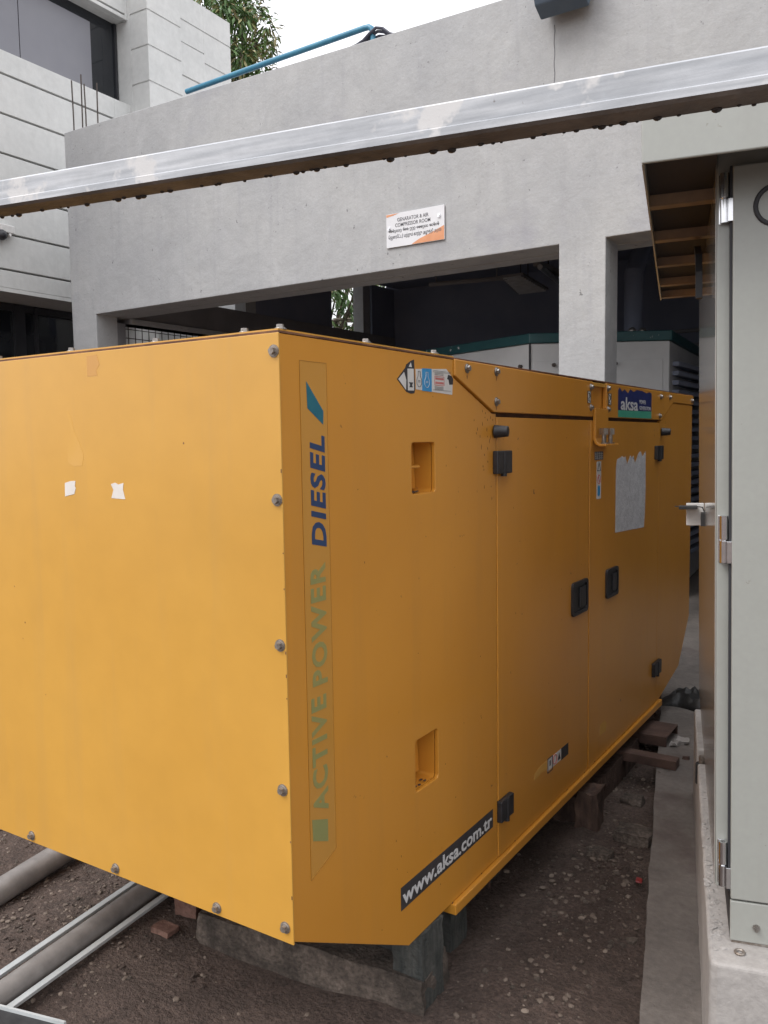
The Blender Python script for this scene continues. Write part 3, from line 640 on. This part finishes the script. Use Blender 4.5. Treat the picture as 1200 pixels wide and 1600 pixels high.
# low sticker on the door
ls = side_poly('low_warning_sticker', 'label_w', [(3.31, .428), (3.31, .478), (3.470, .478), (3.470, .428)], .0022, .0006)
side_poly('torn_label', 'scuff', [(3.165, .440), (3.17, .468), (3.24, .480), (3.31, .478), (3.31, .440), (3.24, .447), (3.21, .437)], .0022, .0006, ls)
side_poly('label_block', 'ink', [(3.470, .424), (3.470, .478), (3.56, .478), (3.56, .424)], .0022, .0006, ls)
MB().tube([(GX+.0034, a, b_) for a, b_ in ((3.313, .420), (3.313, .482), (3.365, .482), (3.365, .420), (3.313, .420))], .0020, 4).box(GX+.0029, GX+.0035, 3.333, 3.345, .445, .468).build('pictogram', 'ink', ls)
MB().tube([(GX+.0034, 3.395+(p[1]-3.395), p[2]) for p in ring_pts(3.395, .455, .022, .020)], .0018, 4).build('pictogram', 'label_r', ls)
side_poly('pictogram', 'ink', [(3.428, .437), (3.462, .437), (3.445, .470)], .0029, .0005, ls)
side_poly('faded_label', 'scuff', [(4.00, .372), (4.00, .425), (4.07, .43), (4.10, .41), (4.09, .37)], .0022, .0005)

# paper tape scraps and glue smears on the front sheet
def front_poly(name, mt, pts, e=.0043, th=.0006): return MB().prism(pts, GY-e-th, GY-e, 1).build(name, mt, G)
front_poly('tape_scrap', 'tape', [(-2.155, 1.698), (-2.153, 1.738), (-2.128, 1.744), (-2.104, 1.745), (-2.108, 1.728), (-2.104, 1.724), (-2.112, 1.706), (-2.130, 1.703)])
front_poly('tape_scrap', 'tape', [(-1.948, 1.698), (-1.938, 1.722), (-1.948, 1.738), (-1.930, 1.742), (-1.916, 1.737), (-1.895, 1.742), (-1.898, 1.722), (-1.890, 1.696), (-1.92, 1.697)])
front_poly('glue_smear', 'scuff', [(-2.128, 1.948), (-2.112, 1.93), (-2.098, 1.885), (-2.078, 1.855), (-2.062, 1.82), (-2.07, 1.79), (-2.11, 1.788), (-2.135, 1.80), (-2.132, 1.84), (-2.112, 1.862), (-2.116, 1.90)], .0041, .0003)
front_poly('tape_stain', 'film', [(-2.03, 2.045), (-2.03, 2.102), (-1.985, 2.104), (-1.975, 2.075), (-1.99, 2.06), (-1.985, 2.045)], .0041, .0003)

# chipped paint and tiny rust runs
ch = MB(); rr = random.Random(21)
def chip(y, z, a, b_, e=.0003):
    n_ = rr.randrange(4, 7); ch.prism([(y+a*math.cos(6.28*k/n_)*rr.uniform(.6, 1.2), z+b_*math.sin(6.28*k/n_)*rr.uniform(.6, 1.2)) for k in range(n_)], GX+e, GX+e+.0003, 0)
for i in range(15): chip(2.80-abs(rr.gauss(0, .07)), rr.uniform(1.62, 1.93), .0022, rr.uniform(.003, .010))
for i in range(10): chip(rr.uniform(2.55, 2.8), 1.97+.0-rr.uniform(.02, .12), .002, rr.uniform(.003, .009))
for i in range(26): chip(rr.uniform(1.9, 2.8), rr.uniform(.35, 2.05), .0014, rr.uniform(.0015, .005))
for i in range(16): chip(rr.uniform(2.85, 3.8), rr.uniform(.3, 1.9), .0016, rr.uniform(.002, .005), .0023)
for i in range(8): chip(2.446+rr.random()*2.6, .262+rr.random()*.006, .006, .0025, .0023)
for y, z in ((2.577, 2.062), (2.808, 2.068), (2.807, 1.962)): chip(y, z, .003, .012, .0063)
tag(ch.build('paint_chips', 'gasket', G), kind='stuff')
cf = MB()
for i in range(7):
    x, z = rr.uniform(-2.9, -1.33), rr.uniform(.6, 2.1); n_ = 5; a = rr.uniform(.001, .003)
    cf.prism([(x+a*math.cos(6.28*k/n_)*rr.uniform(.6, 1.3), z+a*1.4*math.sin(6.28*k/n_)) for k in range(n_)], GY-.0046, GY-.0043, 1)
for i in range(10):
    z = rr.uniform(.6, 2.1); cf.box(GX+.0005, GX+.0034, GY-.0046, GY-.0043, z, z+rr.uniform(.003, .012))
tag(cf.build('paint_chips', 'gasket', G), kind='stuff')
# crack and run-off line below the floodlight
MB().tube([(-2.86+.004*math.sin(i*1.7), Y0-.0005, 5.44-.05*i) for i in range(16)], .0035, 4).build('crack', 'ink_grey', B)

# =================================================================== SUPPORTS AND GROUND OBJECTS
def lump(name, mt, c, s, label, cat, rough=.35, group=None, sub=2, rot=0, seed=0):
    rr = random.Random(seed); bm = bmesh.new(); bmesh.ops.create_cube(bm, size=1)
    bmesh.ops.subdivide_edges(bm, edges=bm.edges, cuts=sub*2, use_grid_fill=True)
    q = MB(); vs = []
    sd_ = rr.random()*50
    for v in bm.verts:
        k = Vector((v.co.x*s[0], v.co.y*s[1], v.co.z*s[2]))
        d = mnoise.noise_vector(Vector((v.co.x*1.1+sd_, v.co.y*1.1, v.co.z*1.1)))*rough*.8*min(s)
        # round the corners a little
        d += mnoise.noise_vector(Vector((k.x*22+sd_, k.y*22, k.z*22)))*(.05+rough*.25)*min(s)
        f_ = 1-.05*rough*4*max(0, (abs(v.co.x)+abs(v.co.y)+abs(v.co.z)-1.0))
        k = k*f_ + d; x, y = k.x*math.cos(rot)-k.y*math.sin(rot), k.x*math.sin(rot)+k.y*math.cos(rot)
        vs.append((c[0]+x, c[1]+y, c[2]+k.z))
    q.add(vs, [tuple(v.index for v in f.verts) for f in bm.faces]); bm.free()
    o = q.build(name, mt, off=(c[0], c[1], c[2]-s[2]/2), smooth=True); o.data.set_sharp_from_angle(angle=R(22))
    if label: tag(o, label, cat, group)
    return o
lump('concrete_beam', 'rough_conc', (-1.78, 2.285, .035), (.92, .22, .14), 'rough pebbly concrete footing lying under the front of the generator', 'concrete footing', .10, rot=R(5.5), sub=5, seed=1)
lump('timber_post', 'timber', (-1.375, 2.30, .125), (.115, .14, .27), 'grey-green timber block propping the front bottom corner of the generator', 'timber block', .05, sub=4, seed=2)
lump('timber_post', 'timber', (-1.47, 2.62, .115), (.16, .12, .25), 'dark timber block set back behind the corner prop under the rail', 'timber block', .06, sub=4, seed=12)
lump('timber_block', 'rotten', (-1.30, 3.80, .085), (.10, .13, .20), 'split reddish timber end under the middle of the generator rail', 'timber block', .30, sub=4, seed=3)
lump('timber_sleeper', 'rotten', (-1.40, 4.25, .06), (.14, .95, .15), 'long dark timber sleeper lying under the far half of the generator rail', 'sleeper', .12, sub=5, seed=4)
lump('timber_sleeper', 'timber', (-1.75, 3.1, .05), (.5, .35, .14), 'dark earthy timber slab deep in the shade under the generator', 'sleeper', .3, sub=5, seed=5)
lump('brick', 'brick', (-2.40, 2.26, .06), (.09, .07, .13), 'broken red brick standing by the end of the concrete footing', 'brick', .14, sub=3, seed=6, rot=R(15))
lump('brick_chip', 'brick', (-2.38, 2.11, .012), (.09, .06, .02), 'flat pinkish brick chip on the soil in front of the broken brick', 'brick', .2, sub=2, seed=7)
# steel channels under the far end
c1 = MB().box(-1.95, -1.185, 4.74, 5.00, .150, .157).box(-1.95, -1.185, 4.74, 4.747, .101, .150).box(-1.95, -1.185, 4.993, 5.00, .101, .150)
tag(c1.build('steel_channel', 'rust', off=(-1.55, 4.87, .1), bevel=.002), 'rusty hollow steel channel poking out across the cement path', 'steel channel')
c2 = MB().box(-1.90, -1.055, 4.42, 4.50, .101, .150)
tag(c2.build('steel_bar', 'rust', off=(-1.5, 4.46, .1), bevel=.004), 'dark rusty steel bar lying on the path nearer than the hollow channel', 'steel bar')
lump('broken_concrete', 'rough_conc', (-1.50, 5.20, .15), (.12, .10, .10), 'small pale broken concrete piece under the far end of the rail', 'rubble', .3, seed=8)
st_ = MB().tube([(-1.62, 3.35, .30), (-1.45, 3.0, .02)], .006, 6)
tag(st_.build('steel_rod', 'rust', off=(-1.5, 3.1, 0)), 'thin rusty rod leaning down from under the generator', 'rod')

# crumpled black plastic sheet on the path
q = MB(); nx, ny = 26, 12; vs = []
for j in range(ny):
    for i in range(nx):
        a, b_ = i/(nx-1), j/(ny-1)
        x = -1.45+.50*a+.03*b_; y = 5.45+.30*b_ + .06*a + .04*math.sin(a*7)
        z = .102 + max(0, .075*math.sin(math.pi*min(1, max(0, a)))**.5*math.sin(math.pi*b_)**.7*(1+.9*mnoise.noise(Vector((a*9, b_*6, 1)))) + .02*mnoise.noise(Vector((a*22, b_*14, 4)))*math.sin(math.pi*b_))
        vs.append((x, y, z))
q.add(vs, [(j*nx+i, j*nx+i+1, (j+1)*nx+i+1, (j+1)*nx+i) for j in range(ny-1) for i in range(nx-1)])
o = q.build('plastic_sheet', 'bag', off=(-1.2, 5.6, .1), smooth=True); tag(o, 'crumpled black plastic sheet lying across the cement path at the far end', 'plastic sheet')
s_ = o.modifiers.new('thick', 'SOLIDIFY'); s_.thickness = .002

rr = random.Random(11)
CH = [(-1.125, 4.86, .10, .036, 'pale broken plaster crumb on the path beside the hollow steel channel, the larger one'),
      (-1.150, 4.79, .10, .026, 'pale broken plaster crumb just nearer than the larger crumb by the steel channel'),
      (-1.05, 4.62, .10, .016, 'dark pebble on the path to the right of the rusty steel bar')]
for i, (x, y, z, s, lab) in enumerate(CH):
    lump('plaster_chunk', 'plinth' if i < 2 else 'rust', (x, y, z+s*.4), (s*2, s*1.6, s), lab, 'rubble', .6, sub=1, seed=20+i, group='rubble crumbs on the path')
CK = [(-1.085, 3.77, .075, 'flat grey concrete chunk lying in the soil next to the path edge'),
      (-1.20, 4.15, .05, 'small whitish rubble chunk in the soil strip, farthest of the three chunks'),
      (-1.16, 3.52, .045, 'angular brown rubble chunk in the soil just nearer than the flat grey chunk')]
for i, (x, y, s, lab) in enumerate(CK):
    lump('rubble_chunk', 'rough_conc', (x, y, s*.2), (s*2.2, s*1.7, s*.7), lab, 'rubble', .45, sub=2, seed=30+i, group='rubble chunks in the soil strip')
lump('red_scrap', 'red', (-.95, 3.39, .010), (.026, .022, .012), 'tiny bright red plastic scrap on the soil by the path edge', 'plastic scrap', .5, sub=1, seed=41)

# gravel: too many to count
gv = MB(); rr = random.Random(2)
bm = bmesh.new(); bmesh.ops.create_icosphere(bm, subdivisions=1, radius=1)
BV = [v.co.copy() for v in bm.verts]; BF = [tuple(v.index for v in f.verts) for f in bm.faces]; bm.free()
def pebble(x, y, s):
    a = rr.random()*6.28; k = len(gv.v); ca, sa = math.cos(a), math.sin(a); e1, e2 = rr.uniform(.7, 1.3), rr.uniform(.4, .8)
    z0 = .035*mnoise.noise(Vector((x*1.3, y*1.3, 0))) + .016*mnoise.noise(Vector((x*5, y*5, 3))) - .012
    vs = []
    for v in BV:
        q_ = 1+rr.uniform(-.22, .22); X_, Y_, Z_ = v.x*s*e1*q_, v.y*s*q_, v.z*s*e2*q_
        vs.append((x+X_*ca-Y_*sa, y+X_*sa+Y_*ca, z0+s*.18+Z_))
    gv.add(vs, BF, 0 if rr.random() < .42 else (1 if rr.random() < .7 else 2))
for i in range(17000):
    y = 1.2 + 5.2*rr.random()**1.35
    edge = -(.088+.234*y)/.9722*1.0   # soil strip ends at the path edge
    xe = (-.088 - .2340*y)/.9722 - .02
    x = xe - abs(rr.gauss(0, .28)) if rr.random() < .62 else rr.uniform(-3.9, xe)
    if mnoise.noise(Vector((x*2.1, y*2.1, 9))) < rr.uniform(-.35, .35): continue
    s = .0022 + .011*rr.random()**5 + (.010*rr.random() if rr.random() < .035 else 0)
    pebble(x, y, s)
for i in range(5000):
    x, y = rr.gauss(-2.95, .42), rr.gauss(2.15, .42)
    pebble(x, y, .002+.008*rr.random()**4)
gvo = gv.build('gravel', ['stone', 'soil', 'rough_conc'], smooth=True); tag(gvo, 'loose small stones and grit scattered over the damp brown soil', 'gravel', kind='stuff')
for p in gvo.data.materials: pass

# pipes and strips on the ground at left
q = MB().tube([(-2.96, .2, .05), (-3.115, 1.9, .045), (-3.19, 2.3, .045), (-3.5, 4.5, .045)], .052, 20)
tag(q.build('ground_pipe', 'pvc', smooth=True, off=(-3.1, 2, 0)), 'thick grey-brown plastic pipe on the soil at the far left, running under the generator', 'pipe', 'grey pipes on the soil')
q = MB().tube([(-2.40, .6, .05), (-2.51, 1.5, .045), (-2.615, 2.3, .045), (-2.9, 4.5, .045)], .042, 20)
tag(q.build('ground_pipe', 'pvc', smooth=True, off=(-2.6, 2, 0)), 'grey plastic pipe lying on the soil between two pale metal strips', 'pipe', 'grey pipes on the soil')
for a, b_, lab in (((-2.60, 1.35), (-2.80, 2.95), 'thin pale galvanised strip on the soil to the left of the middle pipe'),
              ((-2.425, 1.35), (-2.60, 2.9), 'thin pale galvanised strip on the soil to the right of the middle pipe')):
    d = (Vector(b_)-Vector(a)).normalized(); n_ = Vector((d.y, -d.x))*.013
    q = MB().prism([(a[0]+n_.x, a[1]+n_.y), (b_[0]+n_.x, b_[1]+n_.y), (b_[0]-n_.x, b_[1]-n_.y), (a[0]-n_.x, a[1]-n_.y)], .030, .042, 2)
    tag(q.build('metal_strip', 'pale_strip', off=(a[0], a[1], .03), bevel=.001), lab, 'metal strip', 'pale metal strips on the soil')
q = MB().prism([(-2.75, 1.44), (-2.50, 1.462), (-2.20, 1.535), (-2.15, 1.20), (-2.7, 1.10)], .045, .050, 2).prism([(-2.75, 1.445), (-2.50, 1.467), (-2.20, 1.540), (-2.20, 1.532), (-2.50, 1.459), (-2.75, 1.437)], .050, .062, 2, 1)
tag(q.build('metal_tray', ['rubber', 'pale_strip'], off=(-2.4, 1.4, .05)), 'edge of a flat dark tray with a pale rim in the bottom left corner', 'tray')

# =================================================================== CABINET
u0, v0, z0 = .145, 2.304, .52
P = MB()
pl_top = .52
PB_ = []
v_ = 2.19
edge_pts = []
rr = random.Random(8)
def cor(u, v): q = cw(u, v); return (q.x, q.y)
# plinth side edge is chipped; a notch at v 3.57-3.74 holds a cable gland
ep = [(.092, 2.195)]
vv = 2.24
while vv < 3.56: ep.append((.090+.004*mnoise.noise(Vector((vv*13, 5, 0))), vv)); vv += .05
lowp = [cor(*p_) for p_ in ep + [(.09, 4.30), (2.2, 4.30), (2.2, 2.19), (.11, 2.185)]]
K = thing('concrete_plinth', 'cast concrete plinth with chipped corner carrying the grey cabinet', 'plinth', tuple(cw(1.0, 3.2, .1)))
bk = MB().prism(lowp, .097, .52, 2).build('block', 'plinth', K)
n4 = [cor(*p_) for p_ in ((.05, 3.57), (.125, 3.57), (.125, 3.74), (.05, 3.74))]
cut(bk, [MB().prism(n4, .40, .60, 2).build('cutter', 'plinth', off=(0, 0, 0))])
b_m = bk.modifiers.new('bevel', 'BEVEL'); b_m.width = .010; b_m.segments = 3; b_m.limit_method = 'ANGLE'; b_m.angle_limit = R(40)
rg = MB()
rg.tube([cw(.166+.011*math.cos(a*.45), 2.247+.011*math.sin(a*.45), .5235) for a in range(15)], .0035, 6)
rg.build('anchor_ring', 'steel_dull', K)
ck = MB()   # ragged mortar smears round the cabinet foot
for i in range(110):
    t = rr.random(); uu = .098+rr.random()*.03; vv = 2.22+1.2*t
    p_ = cw(uu, vv, .521); ck.ball((p_.x, p_.y, p_.z), .003+.006*rr.random()**2, 1.3, 1.6, .35, .9, sub=2)
tag(ck.build('mortar_crumbs', 'plinth', K, smooth=True), kind='stuff')
gl = thing('cable_gland', 'black rubber cable plug standing in the notch of the plinth edge', 'plug', tuple(cw(.108, 3.655, .40)))
a_ = cw(.108, 3.655, .401); b_ = cw(.108, 3.655, .49); c_ = cw(.108, 3.655, .52)
MB().cyl(a_, b_, .024, 14).build('plug', 'rubber', gl, smooth=True, bevel=.004)
MB().cyl(b_, c_, .012, 12).build('stem', 'steel_dull', gl, smooth=True)

cab = local_thing('power_cabinet', 'tall grey-green metal power cabinet with projecting roof at the right edge', 'cabinet', tuple(cw(u0, v0, z0)), (0, -.0150, ya))
D = 1.85
MB().box(-.034, 1.7, .020, D, .133, 2.03).build('housing', 'cab', cab, bevel=.003)
MB().box(-.0375, -.0345, .023, D-.003, .136, 2.027).build('side_panel', 'cab_gloss', cab, bevel=.001)
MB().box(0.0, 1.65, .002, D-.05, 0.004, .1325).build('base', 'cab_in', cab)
MB().box(0.0, 1.65, -.012, .0, .006, .114).build('kick_plate', 'cab', cab, bevel=.0025)
MB().box(.004, 1.64, -.010, .004, .0, .0055).build('foot', 'steel_dull', cab)
dr = MB().box(0.001, 1.3, -.014, .014, .119, 1.987).build('door', 'cab', cab, bevel=.004)
MB().box(-.005, 0.0005, -.002, .019, .135, 1.99).build('door_seal', 'ink', cab)
ri = MB(); ri.tube([(.098+.046*math.cos(a*.2094), -.0150, 1.882+.046*math.sin(a*.2094)) for a in range(31)], .0058, 6)
ri.build('ring_mark', 'ink', dr)
MB().cyl((.063, -.012, .050), (.063, -.016, .050), .009, 14).cyl((.063, -.016, .050), (.063, -.028, .050), .0055, 6).build('bolt', 'steel', cab)
for z_ in (1.915, 1.065, .205):
    h = MB().cyl((-.017, .004, z_-.060), (-.017, .004, z_-.004), .0105, 16).cyl((-.017, .004, z_), (-.017, .004, z_+.060), .0105, 16).cyl((-.017, .004, z_-.06), (-.017, .004, z_+.06), .006, 8)
    ho = h.build('hinge', 'chrome', cab, smooth=True)
    MB().box(-.010, .002, -.012, .000, z_-.060, z_-.004).box(-.030, -.012, .015, .0195, z_-.06, z_+.06).build('hinge_leaf', 'chrome', ho, bevel=.001)
# roof with fascia and stepped underside
rf = MB().box(-.205, 1.9, -.222, -.212, 1.957, 2.17).box(-.205, 1.9, -.212, D, 2.12, 2.17).build('roof', 'cab', cab, bevel=.003)
MB().box(-.205, -.200, -.212, 1.85, 1.957, 2.12).build('side_fascia', 'cab', rf)
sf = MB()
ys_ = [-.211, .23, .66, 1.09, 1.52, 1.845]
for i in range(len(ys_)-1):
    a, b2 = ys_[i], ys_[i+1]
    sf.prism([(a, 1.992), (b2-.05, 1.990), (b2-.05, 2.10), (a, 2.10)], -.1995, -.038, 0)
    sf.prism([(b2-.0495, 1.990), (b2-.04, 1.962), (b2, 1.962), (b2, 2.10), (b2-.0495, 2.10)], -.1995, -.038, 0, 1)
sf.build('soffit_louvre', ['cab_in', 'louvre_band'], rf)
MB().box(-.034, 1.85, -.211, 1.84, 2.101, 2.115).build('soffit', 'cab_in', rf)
MB().prism([(.55, 1.84), (.58, 1.90), (.80, 1.97), (.80, 1.95), (.60, 1.87), (.58, 1.83), (.58, 1.76), (.55, 1.76)], -.075, -.055, 0).build('stay_bracket', 'black', cab)
# padlock plate with rubber flap sticking out of the side
lk = MB().box(-.100, -.0385, .985, .990, 1.002, 1.085).build('lock_plate', 'label_w', cab, bevel=.006, seg=3)
cut(lk, [MB().cyl((-.074, .97, 1.042), (-.074, 1.0, 1.042), .0075, 14).build('cutter', 'ink', off=(0, 0, 0))])
MB().box(-.125, -.062, .93, .982, 1.066, 1.077).box(-.14, -.125, .95, .957, 1.074, 1.077).build('flap', 'rubber', lk, bevel=.003)
MB().tube([(-.062, .955, 1.074), (-.045, .955, 1.072), (-.038, .955, 1.055), (-.037, .955, 1.04)], .0022, 6).box(-.050, -.036, .93, .982, 1.005, 1.052).build('strap', 'rubber', lk)

# =================================================================== FOREGROUND BEAM
Pl, Pr = Vector((-1.467, .950, 0)), Vector((-.171, 1.130, 0))
d = (Pr-Pl).normalized(); nrm = Vector((-d.y, d.x, 0))
def bp(t, q, z): p_ = Pl + d*(t*(Pr-Pl).length) + nrm*q; return Vector((p_.x, p_.y, z))
def zb(t): return 2.283 - .022*t
Bm = thing('metal_beam', 'scuffed pale square metal beam crossing the view overhead, dripping with rain', 'beam', (-.8, 1.04, 2.27))
q = MB()
def ringb(t):
    z = zb(t)
    prof = [(-.0022, .004), (-.0022, .0145), (0, .0165), (0, .047), (.003, .0500), (.047, .0500), (.050, .047), (.050, .003), (.047, 0), (.003, 0)]
    return [bp(t, a, z+b_) for a, b_ in prof]
ts = [-.45+.05*i for i in range(39)]
rings = [ringb(t) for t in ts]; vs = [p_ for r_ in rings for p_ in r_]; k = 10
for i in range(len(ts)-1):
    for j in range(k):
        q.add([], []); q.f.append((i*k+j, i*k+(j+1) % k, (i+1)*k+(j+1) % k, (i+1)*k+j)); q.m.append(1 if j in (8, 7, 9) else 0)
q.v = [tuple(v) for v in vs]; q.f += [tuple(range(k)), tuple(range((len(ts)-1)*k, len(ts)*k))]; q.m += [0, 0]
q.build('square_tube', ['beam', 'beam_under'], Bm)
rr = random.Random(17)
t = -.1; first = None
while t < 1.12:
    r_ = rr.choice((.0018, .0024, .003, .0036, .0044, .0052)); p_ = bp(t, .040+rr.random()*.008, zb(t)-r_*.1)
    if first is None:
        q = MB(); q.ball((0, 0, 0), 1, 1.35, 1.0, .85, sub=2); first = q.build('water_drop', 'drop', Bm, off=(0, 0, 0), smooth=True); o = first
    else: o = first.copy(); col.objects.link(o); o.parent = Bm
    o.location = p_ - ORG['metal_beam']; o.scale = (r_, r_, r_)
    t += rr.choice((.006, .009, .013, .02, .035, .05))

# =================================================================== TREES
def leaf_clump(q, c, s, n, rr, L0, mi_new):
    for i in range(n):
        dv = Vector((rr.gauss(0, 1), rr.gauss(0, 1), rr.gauss(0, 1))).normalized()
        p = c + dv*s*rr.random()**.5
        dr_ = (dv*.8 + Vector((0, 0, -.75+rr.random()*.6)) + Vector((rr.uniform(-.5, .5), rr.uniform(-.5, .5), 0))).normalized()
        sd2 = dr_.cross(Vector((rr.uniform(-1, 1), rr.uniform(-1, 1), 1))).normalized(); L_ = L0*rr.uniform(.6, 1.2); w_ = L_*.15
        nn_ = dr_.cross(sd2)*.25*w_; dn = Vector((0, 0, -L_*.18))
        a = p; b2 = p+dr_*L_*.45; c2 = p+dr_*L_+dn
        k0 = len(q.v)
        q.v += [tuple(a), tuple(b2+sd2*w_+nn_), tuple(c2), tuple(b2-sd2*w_+nn_), tuple(b2-nn_)]
        q.f += [(k0, k0+1, k0+4), (k0+1, k0+2, k0+4), (k0+2, k0+3, k0+4), (k0+3, k0, k0+4)]
        q.m += [1 if rr.random() < mi_new else 0]*4
def tree(name, label, base, h, crown_c, crown_r, nclump, per, leafL, seed, new=.12, flat=.8):
    rr = random.Random(seed); T = thing(name, label, 'tree', base); bx, by, bz = base
    tr = MB(); cc = Vector(crown_c)
    pts = [Vector((bx+(cc.x-bx)*t*t+.15*math.sin(t*5), by+(cc.y-by)*t*t, bz+(cc.z-bz)*t)) for t in [i/8 for i in range(9)]]
    tr.tube(pts, [.28*(1-.8*i/8)+.03 for i in range(9)], 10)
    q = MB(); cl = []
    for i in range(nclump):
        dv = Vector((rr.gauss(0, 1), rr.gauss(0, 1), rr.gauss(0, 1))).normalized()*rr.uniform(.45, 1.0)
        c = cc + Vector((dv.x*crown_r[0], dv.y*crown_r[1], dv.z*crown_r[2])); cl.append(c)
        leaf_clump(q, c, rr.uniform(.22, .48), per, rr, leafL, new if rr.random() < .8 else .6)
        if i % 4 == 0:
            s_ = pts[rr.randrange(4, 8)]; mid = s_.lerp(c, .5)+Vector((0, 0, .15)); tr.tube([s_, mid, c], [.07, .04, .012], 6)
    tr.build('trunk', 'bark', T, smooth=True); q.build('crown', ['leaf', 'leaf_new'], T)
tree('mango_tree', 'leafy mango tree with yellowish new leaves rising behind the pale grooved building', (-15.6, 17, 0), 12, (-15.25, 16.6, 11.7), (1.25, 1.3, 2.2), 120, 46, .24, 4, .22)
tree('mango_tree', 'dense green tree seen through the high opening in the side of the dark room', (-13.5, 17.5, 0), 8, (-12.9, 16.6, 5.2), (3.2, 3.0, 2.6), 210, 40, .24, 9, .05)
